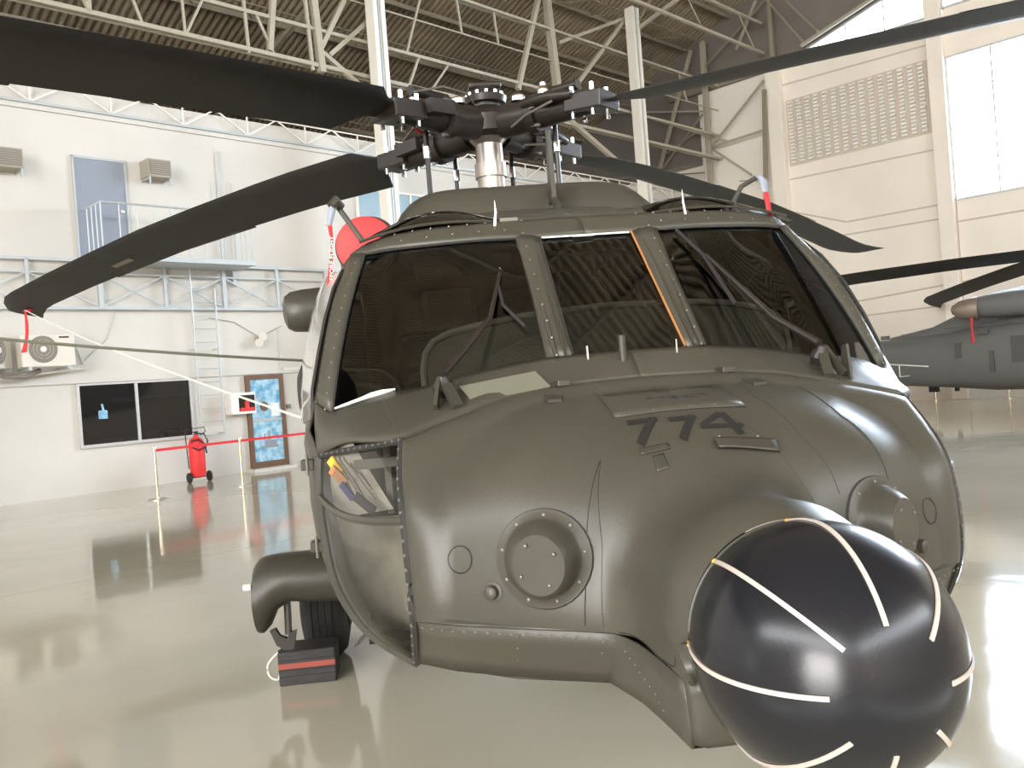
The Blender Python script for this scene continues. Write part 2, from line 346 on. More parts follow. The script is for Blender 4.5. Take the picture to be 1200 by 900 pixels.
for (a, b, wd) in (((5.55, 13.6), (8.93, 10.3), .12), ((5.55, 13.5), (9.24, 11.83), .10), ((9.75, 14.2), (9.42, 9.6), .2), ((9.55, 14.2), (11.23, 10.04), .13), ((9.48, 9.7), (6.35, 8.3), .13),
                   ((13.4, 12.1), (13.3, 11.2), .05), ((12.0, 12.1), (11.9, 11.2), .05), ((14.6, 12.1), (15.31, 10.24), .05), ((2.8, 12.1), (2.4, 11.2), .05)):
    rel(g2, MB().bar((a[0], 0, a[1]), (b[0], 0, b[1]), wd), 'lattice_bar', LM)
g3 = girder('lattice_girder', 'pair of cream rails close under the roof towards the gable wall', 3.0, None)
for z in (12.73, 13.8): rel(g3, MB().bar((.3, 0, z), (45, 0, z), .09), 'chord', LM)
for k in range(4): rel(g3, MB().bar((.9 + k * 3.4, 0, 12.73), (1.9 + k * 3.4, 0, 13.8), .035), 'lattice_bar', LM)
# end truss standing just inside the gable wall
g4 = thing('end_truss', 'cream braced end frame standing against the gable wall left of the vent screen', 'truss', hallmat(.45, 0, 0))
for (a, b, wd, mm) in (((.68, 9.89), (3.0, 11.73), .07, 0), ((.68, 9.89), (2.89, 9.98), .07, 0), ((.74, 9.78), (2.25, 8.49), .07, 0), ((3.0, 11.4), (2.62, 5.57), .13, 1), ((.62, 13.9), (.48, 6.2), .17, 0), ((1.75, 8.37), (2.7, 8.2), .05, 0),
                       ((-3.9, 12.4), (.5, 11.29), .06, 0), ((-2.85, 12.12), (1.31, 9.96), .08, 0), ((.1, 13.73), (-1.81, 9.4), .11, 0), ((-.24, 13.1), (.52, 12.2), .05, 1), ((2.93, 14.64), (2.01, 13.15), .08, 0), ((3.1, 14.9), (4.58, 12.63), .08, 1),
                       ((.6, 12.9), (3.59, 14.7), .06, 1), ((-1.36, 10.11), (.34, 10.69), .05, 1), ((-4, 11.6), (.18, 9.75), .06, 0), ((3.43, 14.46), (3.42, 12.3), .12, 1), ((-2.6, 12.9), (-2.42, 9.0), .10, 1), ((4.5, 12.5), (8.9, 13.75), .10, 0), ((4.07, 14.24), (5.14, 12.8), .08, 1),
                       ((-6, 10.0), (.3, 9.0), .05, 1), ((-1.7, 9.5), (.4, 11.2), .05, 1)):
    rel(g4, MB().bar((0, a[0], a[1]), (0, b[0], b[1]), wd), 'truss_bar', (LM, M['trussd'])[mm])
# cross frames carried by the columns
for i, uc in enumerate((5.62, 16.35, 26.8, 37.3)):
    t = thing('roof_truss', ['cream roof truss over the nearest column to the gable', 'cream roof truss spanning above the rotor hub column', 'cream roof truss over the left end of the offices', 'cream roof truss behind the camera'][i], 'truss', hallmat(uc, 1.15, 0))
    zc = 12.9; m = 1.15
    def pt(v, up): return (0, v - m, (roofz(v) - .28) if up else (min(zc + .25 * max(v - m, 0), roofz(VR) - 2.0) if v <= VR else min(zc + .25 * max(2 * VR - v - m, 0), roofz(VR) - 2.0)))
    vs_ = [1.15 + 2.18 * k for k in range(16)]
    for a, b in zip(vs_[:-1], vs_[1:]):
        rel(t, MB().bar(pt(a, 1), pt(b, 1), .10), 'chord', LM); rel(t, MB().bar(pt(a, 0), pt(b, 0), .10), 'chord', LM)
        rel(t, MB().bar(pt(a, 0), pt(b, 1), .05), 'truss_bar', M['trussd']); rel(t, MB().bar(pt(b, 0), pt(b, 1), .05), 'truss_bar', M['trussd'])
    rel(t, MB().bar((0, 0, 12.9), (0, VA - m + .3, roofz(VA + .3) - .3), .13), 'chord', M['trussd'])
# trusswork along the top of the office wall
tt = thing('parapet_truss', 'low pale lattice of triangles along the top of the office wall', 'truss', hallmat(0, .10, 0))
rel(tt, MB().bar((.3, 0, 7.74), (30, 0, 7.74), .05), 'chord', M['galv']); rel(tt, MB().bar((.3, 0, 8.2), (30, 0, 8.2), .03), 'chord', M['colw'])
for k in range(17):
    a = 24.9 - k * 1.55
    if a < 1: break
    rel(tt, MB().bar((a, 0, 8.2), (a - .75, 0, 7.75), .03), 'lattice_bar', M['colw']); rel(tt, MB().bar((a - 1.5, 0, 8.2), (a - .75, 0, 7.75), .03), 'lattice_bar', M['colw'])
    rel(tt, MB().bar((a - .75, 0, 8.2), (a - .75, 0, 7.75), .03), 'lattice_bar', M['colw'])

# ---------------------------------------------------------------- things on the office wall (local frame: x=u, y=out of wall, z up)
def wthing(name, label, cat, u, v, z, group=None): return thing(name, label, cat, hallmat(u, v, z), group)
t = struct(thing('door_1', 'x', 'x', hallmat(22.9, 0, 4.72)));  del t['label'], t['category']
MB().box((-.5, .0, 0), (.5, .03, 2.05)).build('door_leaf', M['greydoor'], t)
for a, b in (((-.54, 0, 0), (-.5, .05, 2.1)), ((.5, 0, 0), (.54, .05, 2.1)), ((-.54, 0, 2.05), (.54, .05, 2.1))): MB().box(a, b).build('door_frame', M['galv'], t)
MB().box((-.44, .03, 1.0), (-.36, .07, 1.04)).build('door_handle', M['steel'], t)
# balcony with railing
t = wthing('balcony', 'small galvanised balcony with railing outside the grey upper door', 'balcony', 21.2, 0, 4.68)
MB().box((-1.15, 0, -.1), (2.2, 1.0, 0)).build('deck', M['galv'], t)
for x in (-1.1, .5, 2.1): MB().box((x - .04, 0, -.45), (x + .04, .1, -.1)).build('bracket', M['galv'], t)
MB().tube([(-1.1, .05, 1.03), (-1.1, .95, 1.03), (2.1, .95, 1.03), (2.1, .05, 1.03)], .022, 8).build('handrail', M['galv'], t)
for k in range(10):
    x = -1.1 + 3.2 * k / 9; MB().tube([(x, .95, 0), (x, .95, 1.03)], .013, 6).build('baluster', M['galv'], t)
for k in range(1, 4):
    for x in (-1.1, 2.1): MB().tube([(x, .95 - .23 * k, 0), (x, .95 - .23 * k, 1.03)], .013, 6).build('baluster', M['galv'], t)
# lattice walkway beam
t = wthing('walkway_truss', 'long galvanised lattice beam fixed across the office wall below the balcony', 'truss', 12, 0, 3.7)
for z, wd in ((.98, .06), (.72, .035), (.02, .06)): MB().bar((-9, .12, z), (18, .12, z), wd).build('chord', M['galv'], t)
MB().bar((-9, .05, .98), (18, .05, .98), .04).build('chord', M['galv'], t)
for k in range(19):
    a = 16.5 - k * 1.35
    MB().bar((a, .12, 0), (a, .12, 1.0), .06 if k % 2 else .09).build('post', M['galv'], t)
    MB().bar((a, .12, .03), (a - 1.35, .12, .72), .028).build('lattice_bar', M['galv'], t); MB().bar((a, .12, .72), (a - 1.35, .12, .03), .028).build('lattice_bar', M['galv'], t)
# ladder
t = wthing('wall_ladder', 'galvanised wall ladder rising from head height to the walkway beam', 'ladder', 20.98, .27, .92)
for x in (-.27, .27): MB().tube([(x, 0, 0), (x, 0, 3.2), (x, 0, 3.75 if x > 0 else 2.7)], .022, 8).build('rail', M['galv'], t)
for k in range(13): MB().tube([(-.27, 0, .02 + k * .29), (.27, 0, .02 + k * .29)], .012, 6).build('rung', M['galv'], t)
for z in (.05, 1.9): 
    for x in (-.27, .27): MB().bar((x, 0, z), (x, -.27, z), .03).build('standoff', M['galv'], t)
t = wthing('wall_pipe', 'pale conduit running down the wall between the walkway and the balcony', 'pipe', 20.25, .05, 4.7)
for x in (0, .14, -.25): MB().tube([(x, 0, 0), (x, 0, 2.6 if x == 0 else 1.9)], .016, 6).build('conduit', M['galv'], t)
# window type air conditioners
def window_unit(u, z, label, wd=.55):
    t = wthing('window_air_conditioner', label, 'air conditioner', u, 0, z, 'window air conditioners high on the office wall')
    MB().box((-wd / 2, 0, 0), (wd / 2, .42, .38)).build('casing', M['acbeige'], t, bev=.01)
    MB().box((-wd / 2 + .04, .42, .05), (wd / 2 - .04, .435, .34)).build('grille', M['acg'], t)
    for k in range(6): MB().box((-wd / 2 + .05, .435, .07 + k * .045), (wd / 2 - .05, .445, .085 + k * .045)).build('slat', M['acbeige'], t)
    for x in (-wd / 2 + .03, wd / 2 - .03): MB().bar((x, .4, 0), (x, .4, -.16), .03).build('bracket_leg', M['galv'], t); MB().bar((x, .4, -.02), (x, 0, -.02), .03).build('bracket_arm', M['galv'], t)
window_unit(21.80, 6.46, 'beige window air conditioner on brackets right of the grey upper door', .5)
window_unit(24.80, 6.33, 'beige window air conditioner at the left edge of the picture', .7)
# split condensers on the ledge
def condenser(u, label, z=2.55, rot=0, wd=.95):
    t = wthing('condenser_unit', label, 'air conditioner', u, .45, z, 'outdoor condensers on the office wall')
    t.rotation_euler = (0, 0, HROT + rot)
    MB().box((-wd / 2, -.17, 0), (wd / 2, .17, .62)).build('casing', M['acw'], t, bev=.02)
    MB().lathe((.1, .17, .33), (0, 1, 0), [(0, .25), (.01, .255), (.02, .24)], 28).build('fan_grille', M['acg'], t)
    MB().lathe((.1, .19, .33), (0, 1, 0), [(0, .05), (.012, .05), (.015, .03)], 16).build('fan_hub', M['white'], t)
    for k in range(1, 4):
        a = [(.1 + .06 * k * math.cos(q), .196, .33 + .06 * k * math.sin(q)) for q in np.linspace(0, 2 * math.pi, 25)]
        MB().tube(a, .003, 4, False).build('guard_ring', M['acw'], t)
    MB().box((-wd / 2 + .1, .17, .54), (-wd / 2 + .28, .175, .57)).build('badge', M['letter'], t)
    for x in (-.35, .35): MB().box((x - .03, -.45, -.06), (x + .03, .2, 0)).build('support_arm', M['galv'], t)
condenser(24.32, 'white condenser with round fan grille, nearest the dark office window')
condenser(25.25, 'condenser behind the red streamer turned sideways at the left edge', rot=.9, wd=.9)
condenser(26.1, 'condenser furthest left, cut by the picture edge', rot=.9, wd=.9)
t = wthing('pipe_bundle', 'grey insulated pipes hanging below the condensers', 'pipe', 24.7, .3, 2.5)
MB().tube([(-.3, 0, 0), (.0, .1, -.12), (.35, .1, -.1), (.6, 0, .05), (.8, 0, .3)], .045, 8).build('insulated_pipe', M['acg'], t, smooth=True)
MB().tube([(-1.2, -.1, .02), (-.6, -.1, -.03), (.1, 0, -.1)], .03, 8).build('insulated_pipe', M['acw'], t, smooth=True)
MB().bar((-1.2, -.28, .1), (-1.0, -.28, .75), .025).build('stay', M['galv'], t)
MB().tube([(-1.15, -.28, .1), (-1.7, -.28, .6), (-1.9, -.28, 1.15)], .008, 5).build('cable', M['galv'], t)
# dark office window
t = struct(thing('window_4', 'x', 'x', hallmat(22.48, 0, .98))); del t['label'], t['category']
for a, b in (((-1.2, 0, -.06), (1.2, .07, 0)), ((-1.2, 0, 1.19), (1.2, .05, 1.23)), ((-1.2, 0, 0), (-1.14, .05, 1.2)), ((1.14, 0, 0), (1.2, .05, 1.2)), ((-.02, 0, 0), (.04, .05, 1.2))): MB().box(a, b).build('window_frame', M['alu'], t)
for a, b in ((-1.14, -.02), (.04, 1.14)): MB().box((a, .01, 0), (b, .02, 1.2)).build('pane', M['darkglass'], t)
MB().prism([(.62, .5), (.80, .5), (.80, .66), (.72, .68), (.74, .8), (.70, .8), (.68, .68), (.62, .66)], .02, .024, lambda x, y, z: (x, z, y)).build('blue_sticker', M['poster'], t)
# small office door with posters
t = struct(thing('door_2', 'x', 'x', hallmat(19.53, 0, .07))); del t['label'], t['category']
for a, b in (((-.48, 0, 0), (-.38, .08, 2.13)), ((.38, 0, 0), (.48, .08, 2.13)), ((-.38, 0, 2.03), (.38, .08, 2.13)), ((-.38, 0, 0), (.38, .08, .14))): MB().box(a, b).build('door_frame', M['brown'], t)
MB().box((-.38, .01, 1.12), (.38, .05, 2.03)).build('poster_panel', M['poster'], t)
MB().box((-.38, .01, .14), (.38, .05, 1.06)).build('poster_panel', M['poster'], t)
MB().box((-.38, .0, 1.06), (.38, .07, 1.12)).build('mid_rail', M['galv'], t)
MB().box((-.34, .05, 1.16), (-.12, .055, 1.46)).build('paper_notice', M['paper'], t)
MB().lathe((.05, .05, 1.4), (0, 1, 0), [(0, .11), (.006, .10)], 20).build('round_picture', M['brown'], t)
for (x0, x1, z0, z1) in ((-.2, .1, .5, .62), (-.25, .2, .44, .5), (-.05, .0, .62, .85), (.08, .11, .62, .78)): MB().box((x0, .05, z0), (x1, .054, z1)).build('printed_ship', M['greydoor'], t)
hmesh(MB().box((19.0, 0, 0), (20.1, .35, .07)), 'door_step', M['wall'], wl)
t = wthing('light_switch', 'small grey switch box on the wall right of the poster door', 'switch', 18.93, 0, 1.38)
MB().box((-.05, 0, 0), (.05, .05, .1)).build('switch_plate', M['acg'], t)
t = wthing('fire_hose_cabinet', 'white wall cabinet with a red extinguisher behind its window', 'cabinet', 20.22, 0, 1.34)
MB().box((-.3, 0, 0), (.3, .3, .48)).build('cabinet_body', M['white'], t, bev=.01)
MB().box((-.27, .30, .06), (.12, .305, .42)).build('cabinet_window', M['darkglass'], t)
MB().lathe((-.07, .31, .1), (0, 0, 1), [(0, .05), (.16, .05), (.2, .02), (.24, .02)], 12).build('red_bottle', M['red'], t)
MB().box((-.25, .305, .07), (.1, .32, .14)).build('red_hose', M['red'], t)
t = wthing('wall_spotlight', 'pair of small floodlights on the wall above the poster door', 'lamp', 19.56, 0, 2.98)
MB().box((-.1, 0, 0), (.1, .08, .1)).build('mount', M['acbeige'], t)
for x, z in ((-.02, .12), (.08, -.02)): MB().lathe((x, .08, z), (.2, 1, -.2), [(0, .06), (.1, .1), (.13, .1), (.135, .02)], 14).build('lamp_head', M['acw'], t)
MB().tube([(-.6, .02, .35), (-.3, .02, .22), (0, .02, .1)], .008, 5).build('cable', M['acg'], t); MB().tube([(.0, .02, .1), (.6, .02, .45), (1.2, .02, .55)], .008, 5).build('cable', M['acg'], t)
hmesh(MB().box((18.5, 0, 2.30), (19.0, .03, 2.34)), 'conduit', M['acw'], wl)
hmesh(MB().tube([(19.05, .02, 2.3), (19.05, .02, 3.3)], .012, 6), 'conduit', M['acw'], wl)
# high windows seen under the blade
t = struct(thing('window_5', 'x', 'x', hallmat(15.2, 0, 5.85))); del t['label'], t['category']
for x in (-1.3, -.45, .45, 1.3): MB().box((x - .03, 0, 0), (x + .03, .05, 1.0)).build('window_frame', M['colw'], t)
for z in (0, 1.0): MB().box((-1.33, 0, z - .03), (1.33, .05, z + .03)).build('window_frame', M['colw'], t)
for a, b in ((-1.27, -.48), (-.42, .42), (.48, 1.27)): MB().box((a, .005, .03), (b, .015, .97)).build('pane', mat('blue_pane_glass', (.35, .5, .6), .05, spec=1) if a < -1 else bpy.data.materials['blue_pane_glass'], t)  # panes with a blue base colour
t = struct(thing('window_6', 'x', 'x', hallmat(12.6, 0, 5.85))); del t['label'], t['category']
MB().box((-.9, .0, 0), (.9, .02, 1.1)).build('pane', M['greydoor'], t); MB().box((-.95, 0, -.05), (.95, .05, 0)).build('window_frame', M['colw'], t)

# ---------------------------------------------------------------- floor standing things
def stanchion(u, v, label, h=.95, grp='brass rope stanchions'):
    t = thing('rope_stanchion', label, 'stanchion', hallmat(u, v, 0), grp)
    MB().lathe((0, 0, 0), (0, 0, 1), [(0, .17), (.012, .17), (.02, .15), (.028, .03)], 28).build('base', M['steel'], t, smooth=True)
    MB().lathe((0, 0, .028), (0, 0, 1), [(0, .028), (h - .1, .028)], 14).build('pole', M['brass'], t, smooth=True)
    MB().lathe((0, 0, h - .07), (0, 0, 1), [(0, .036), (.06, .036), (.07, .028)], 14).build('belt_head', M['brass'], t, smooth=True)
    return t
SA = (23.5, 3.05); SB = (21.76, 2.86); SC = (19.9, 2.7)
stanchion(*SA, 'brass rope stanchion nearest the left edge, first of the row')
stanchion(*SB, 'brass rope stanchion between the red extinguisher and the poster door')
stanchion(*SC, 'brass rope stanchion hidden behind the cockpit door')
stanchion(.4, 8.1, 'slim stanchion under the second helicopter tail boom by the gable wall', 1.0, 'stanchions by the gable wall')
stanchion(.6, 10.3, 'slim stanchion under the second helicopter cabin by the gable wall', 1.0, 'stanchions by the gable wall')
def belt(a, b, label):
    p = hall(a[0], a[1], .87); q = hall(b[0], b[1], .87)
    o = MB().bar((0, 0, 0), q - p, .004, .05).build('red_belt', M['redb']); o.location = p; tag(o, label, 'belt', 'red stanchion belts')
belt(SA, SB, 'red belt stretched in front of the wheeled extinguisher'); belt(SB, SC, 'red belt stretched in front of the poster door')
t = thing('wheeled_fire_extinguisher', 'tall red wheeled fire extinguisher with hose against the office wall', 'extinguisher', hallmat(21.62, .75, 0))
MB().lathe((0, 0, .1), (0, 0, 1), [(0, .08), (.03, .14), (.1, .16), (.72, .16), (.80, .13), (.85, .05), (.9, .045)], 24).build('cylinder', M['red'], t, smooth=True)
MB().lathe((0, 0, .98), (0, 0, 1), [(0, .03), (.06, .03), (.07, .06), (.09, .06)], 12).build('valve', M['hub'], t)
MB().tube([(.0, .05, 1.03), (-.14, .1, 1.0), (-.2, .12, .85), (-.12, .17, .72), (.05, .18, .68), (.16, .14, .75), (.15, .12, .88), (.02, .17, .9), (-.1, .17, .8), (-.15, .14, .6)], .016, 8).build('hose', M['rubber'], t, smooth=True)
MB().tube([(.17, -.05, .3), (.17, -.12, 1.05), (.1, -.12, 1.12), (-.25, -.1, 1.14), (-.27, -.1, 1.05), (-.17, -.12, .98)], .012, 8).build('handle', M['hub'], t, smooth=True)
for x in (-.24, .2): MB().lathe((x - .03, -.0, .11), (1, 0, 0), [(0, .08), (.01, .11), (.05, .11), (.06, .08)], 20).build('wheel', M['rubber'], t)
MB().tube([(-.24, 0, .11), (.2, 0, .11)], .012, 8).build('axle', M['hub'], t)

# ================================================================== THE HELICOPTER  (local frame: x forward, y to port, z up)
HM = Matrix(((0.999997094, -1.276e-05, .00241080, -.0038545), (2.8548e-05, .999978554, -.00654906, .0102965), (-.00241067, .00654911, .99997565, .0117341), (0, 0, 0, 1)))
H = thing('helicopter', 'olive drab military helicopter with black nose radome, nose towards the camera', 'helicopter', HM)
def cr(p0, p1, p2, p3, t):
    return .5 * ((2 * p1) + (p2 - p0) * t + (2 * p0 - 5 * p1 + 4 * p2 - p3) * t * t + (3 * p1 - p0 - 3 * p2 + p3) * t ** 3)
def spl(pts, n):                                       # smooth polyline through points, resampled to n points
    P = np.array(pts, float); P = np.vstack([2 * P[0] - P[1], P, 2 * P[-1] - P[-2]])
    out = []
    for i in range(1, len(P) - 2):
        for t in np.linspace(0, 1, 16, endpoint=False): out.append(cr(P[i - 1], P[i], P[i + 1], P[i + 2], t))
    out.append(P[-2]); out = np.array(out)
    d = np.r_[0, np.cumsum(np.linalg.norm(np.diff(out, axis=0), axis=1))]
    s = np.linspace(0, d[-1], n)
    return np.stack([np.interp(s, d, out[:, k]) for k in range(3)], 1)
def lin(pts, n):
    P = np.array(pts, float); d = np.r_[0, np.cumsum(np.linalg.norm(np.diff(P, axis=0), axis=1))]; s = np.linspace(0, d[-1], n)
    return np.stack([np.interp(s, d, P[:, k]) for k in range(3)], 1)
def mir(g, sgn): g = np.array(g, float).copy(); g[..., 1] *= sgn; return g
def ruled(A, B, n=8, bulge=0):                          # surface between two equal-length polylines
    A = np.array(A); B = np.array(B); rows = []
    for t in np.linspace(0, 1, n):
        r = A * (1 - t) + B * t
        if bulge:
            c = np.array([2.3, 0, 1.3]); d = r - c; d /= np.linalg.norm(d, axis=1)[:, None]; r = r + d * bulge * 4 * t * (1 - t)
        rows.append(r)
    return rows
def skin(name, rows, m, sgn, parent=None, solid=.012, smooth=True, **k):
    mb = MB().grid([[tuple(p) for p in r] for r in mir(rows, sgn)])
    o = mb.build(name, m, parent if parent is not None else H, smooth=smooth)
    if solid: kk = o.modifiers.new('thickness', 'SOLIDIFY'); kk.thickness = solid; kk.offset = 0
    return o
RIV = {}
def rivets(key, poly, step=.05, r=.0045, off=.004, n=None):     # rivets along a polyline on both sides of the hull (a>0 given)
    P = np.array(poly, float); L_ = np.linalg.norm(np.diff(P, axis=0), axis=1).sum(); k = n or max(2, int(L_ / step)); Q = lin(P, k)
    mb = RIV.setdefault(key, MB())
    for q in Q:
        c = np.array([2.6, 0, 1.35]); d = q - c; d /= np.linalg.norm(d)
        for sg in (-1, 1): mb.dome((q[0] + d[0] * off, sg * (q[1] + d[1] * off), q[2] + d[2] * off), (d[0], sg * d[1], d[2]), r)

# ---- feature curves of the half hull (x, |y|, z)
SEAM = spl([(3.80, 0, 1.575), (3.82, .262, 1.568), (3.84, .41, 1.552), (3.88, .492, 1.533), (3.93, .636, 1.492), (3.978, .746, 1.458)], 25)
CTOP = spl([(3.978, .746, 1.458), (3.87, .83, 1.455), (3.72, .925, 1.45), (3.52, 1.025, 1.405)], 13)
PBOT = spl([(3.69, 0, 1.662), (3.685, .185, 1.66), (3.65, .262, 1.66), (3.60, .488, 1.634), (3.57, .66, 1.60), (3.541, .8, 1.584), (3.436, .978, 1.539)], 41)
pane_in_b = (3.65, .262, 1.66); pane_in_t = (3.17, .27, 2.13)
SBOT = spl([pane_in_b, (3.60, .488, 1.634), (3.57, .66, 1.60), (3.541, .8, 1.584), (3.436, .978, 1.539)], 19)
STOP = spl([pane_in_t, (3.15, .414, 2.135), (3.11, .60, 2.135), (3.06, .74, 2.135), (3.0, .842, 2.133)], 19)
POUT = spl([(2.92, .90, 2.14), (3.12, .965, 1.95), (3.25, 1.0, 1.78), (3.34, 1.04, 1.6), (3.42, 1.062, 1.48), (3.52, 1.025, 1.405)], 21)
ROOF = spl([(3.03, 0, 2.215), (3.03, .3, 2.212), (3.02, .6, 2.205), (2.985, .8, 2.18), (2.92, .90, 2.14)], 25)
REAR = spl([(3.52, 1.025, 1.405), (3.55, 1.03, 1.294), (3.6, 1.02, 1.176), (3.68, .99, 1.03), (3.78, .933, .938), (3.9, .857, .885), (4.1, .753, .872)], 25)
FE = spl([(3.978, .746, 1.458), (4.08, .756, 1.37), (4.165, .755, 1.278), (4.2, .752, 1.13), (4.19, .75, 1.004), (4.10, .753, .872)], 25)
# ---- apron under the windscreen: seam (with chin top) up to the pane bottom
low = np.vstack([SEAM, CTOP[1:]])                        # 37 points
upc = np.vstack([spl([(3.69, 0, 1.662), (3.685, .185, 1.66), pane_in_b, (3.60, .488, 1.634), (3.57, .66, 1.60), (3.55, .745, 1.592)], 25), spl([(3.55, .745, 1.592), (3.541, .8, 1.584), (3.50, .89, 1.565), (3.436, .978, 1.539), (3.345, 1.038, 1.59)], 13)[1:]])
for sg in (-1, 1):
    skin('apron', ruled(low, upc, 8, .006), M['hull'], sg)
    # window posts and header
    skin('windscreen_post', ruled(lin([(3.685, .19, 1.66), (3.14, .183, 2.13)], 14), lin([pane_in_b, pane_in_t], 14), 4, .008), M['hull'], sg, solid=.02)
    side = ruled(SBOT, STOP, 16, .022)
    outer = np.array([r[-1] for r in side])
    pob = spl([(3.345, 1.038, 1.59), (3.25, 1.0, 1.78), (3.12, .965, 1.95), (2.92, .90, 2.14)], 16)
    skin('door_post', ruled(outer, pob, 5, .010), M['hull'], sg)
    tri = ruled(spl([(3.436, .978, 1.539), (3.345, 1.038, 1.59)], 6), spl([(3.52, 1.025, 1.405), (3.42, 1.062, 1.48)], 6), 4)
    hd_lo = np.vstack([lin([(3.14, 0, 2.135), (3.14, .183, 2.13), pane_in_t], 8), STOP[1:]])
    hd_hi = spl([(3.03, 0, 2.215), (3.03, .3, 2.212), (3.02, .6, 2.205), (2.985, .8, 2.18), (2.92, .90, 2.14)], len(hd_lo))
    skin('windscreen_header', ruled(hd_lo, hd_hi, 6, .006), M['hull'], sg, solid=.02)
    for k_, (p0, p1) in enumerate((((3.695, .212, 1.668), (3.15, .208, 2.142)), ((3.683, .242, 1.668), (3.16, .25, 2.142)))):
        MB().bar(mir(p0, sg), mir(p1, sg), .012 if k_ else .006, .010).build('post_rib', M['hull2'] if k_ == 0 else M['hull'], H)
    sp = skin('side_windscreen', [r - np.array([.004, 0, .005]) for r in side], M['glass'], sg, solid=0)
    mb = MB(); e = [np.array(x) for x in (list(SBOT) + list(outer[1:]) + list(STOP[::-1][1:]) + [np.array(q) for q in lin([pane_in_t, pane_in_b], 14)[1:]])]
    mb.tube([mir(q, sg) for q in e], .005, 5, False).build('pane_seal', M['hull3'], sp)
for a0, a1 in ((0, 1),):
    cen = [[(p[0] - .003, y * (.19 - .006 * t), p[2] - .005) for y in np.linspace(-1, 1, 9)] for t, p in zip(np.linspace(0, 1, 12), lin([(3.688, 0, 1.662), (3.14, 0, 2.133)], 12))]
    cp = MB().grid(cen).build('centre_windscreen', M['glass'], H, smooth=True)
    for sg in (-1, 1): MB().bar(mir((3.682, .186, 1.668), sg), mir((3.145, .178, 2.136), sg), .006, .006).build('pane_seal', M['orange'] if sg > 0 else M['hull3'], cp)
    MB().bar((3.147, -.17, 2.131), (3.147, .17, 2.131), .008, .006).build('pane_seal', M['white'], cp)
    MB().bar((3.155, -.05, 2.128), (3.15, .03, 2.128), .018, .006).build('tape_patch', M['white'], cp)
rivets('frame', [q + np.array([.03, .0, -.018]) for q in upc[8:34]], .055, .0055, .010)
rivets('frame', (hd_lo * .65 + hd_hi * .35)[8:], .075, .0055, .016); rivets('frame', (hd_lo * .1 + hd_hi * .9)[6:], .06, .0055, .016)
rivets('frame', (outer * .75 + pob * .25), .055, .0055, .013); rivets('frame', (outer * .2 + pob * .8), .03, .0035, .012)
rivets('frame', lin([(3.67, .235, 1.665), (3.16, .24, 2.135)], 10), .07, .0055, .018)
# white tape on the starboard pane foot
MB().tube([mir(q, -1) + np.array([-.02, 0, .012]) for q in SBOT[12:19]], [.004, .010, .012, .008, .007, .006, .004], 6).build('white_tape', M['white'], H)

# ---- nose skin: radius function about a point inside the nose
C0 = np.array([4.0, 0, 1.07])
ctl = [(3.80, 0, 1.575), (3.82, .262, 1.568), (3.84, .41, 1.552), (3.88, .492, 1.533), (3.93, .636, 1.492), (3.978, .746, 1.458),
       (4.08, .756, 1.37), (4.165, .755, 1.278), (4.2, .752, 1.13), (4.19, .75, 1.004), (4.10, .753, .872),
       (4.05, 0, 1.525), (4.05, .28, 1.515), (4.04, .5, 1.482), (4.05, .65, 1.435),
       (4.28, 0, 1.445), (4.27, .28, 1.43), (4.22, .5, 1.40), (4.17, .65, 1.345),
       (4.42, 0, 1.33), (4.40, .28, 1.31), (4.33, .5, 1.28), (4.245, .65, 1.24),
       (4.47, 0, 1.15), (4.45, .28, 1.15), (4.365, .5, 1.15), (4.27, .65, 1.13), (4.46, .28, .995), (4.47, 0, .995), (4.36, .5, 1.0), (4.27, .65, 1.0),
       (4.25, .5, .86), (4.36, .285, .855), (4.36, 0, .855), (4.18, .65, .865)]
pc = np.array(sorted(set(ctl))); pc = np.vstack([pc, mir(pc[pc[:, 1] > 0], -1)])
dc = pc - C0; rc = np.linalg.norm(dc, axis=1); dc = dc / rc[:, None]
A = np.linalg.norm(dc[:, None] - dc[None], axis=2); n_ = len(dc); Pm = np.c_[np.ones(n_), dc]
KK = np.block([[A - 0 * np.eye(n_), Pm], [Pm.T, np.zeros((4, 4))]])
A3 = A ** 3; KK = np.block([[A3 + 2e-4 * np.eye(n_), Pm], [Pm.T, np.zeros((4, 4))]])
wts = np.linalg.solve(KK, np.r_[rc, np.zeros(4)])
RING = (4.82, .216, 1.07)
def pod_r(d):
    dr = math.hypot(d[1], d[2]); ph = abs(math.atan2(d[1], d[2]))       # 0 = up
    e = 2 + 3.0 * min(1, max(0, (ph - 1.45) / .5)); cs, sn = abs(math.cos(ph)), abs(math.sin(ph))
    rho = .222 / ((cs ** e + sn ** e) ** (1 / e)); k = .07
    return (rho + (4.84 - C0[0]) * k) / (dr + k * max(d[0], 1e-3)) if d[0] > 0 else 9
def rad(d):
    d = np.array(d) / np.linalg.norm(d); x = np.linalg.norm(dc - d, axis=1) ** 3
    rb = float(x @ wts[:n_] + wts[n_] + d @ wts[n_ + 1:])
    if d[0] < .2: return rb
    rp = min(pod_r(d), (4.835 - C0[0]) / d[0])
    k = .13; h = max(k - abs(rb - rp), 0) / k
    return max(rb, rp) + h * h * k * .25
def onose(p): d = np.array(p, float) - C0; d /= np.linalg.norm(d); return C0 + d * rad(d)
def nnorm(p):
    d = np.array(p, float) - C0; d /= np.linalg.norm(d); t1 = np.cross(d, [0, 0, 1.]); t1 /= np.linalg.norm(t1); t2 = np.cross(d, t1); e = .01
    P0 = C0 + d * rad(d); a = d + t1 * e; b = d + t2 * e
    n = np.cross(onose(C0 + a) - P0, onose(C0 + b) - P0); n /= np.linalg.norm(n); return n if n @ d > 0 else -n
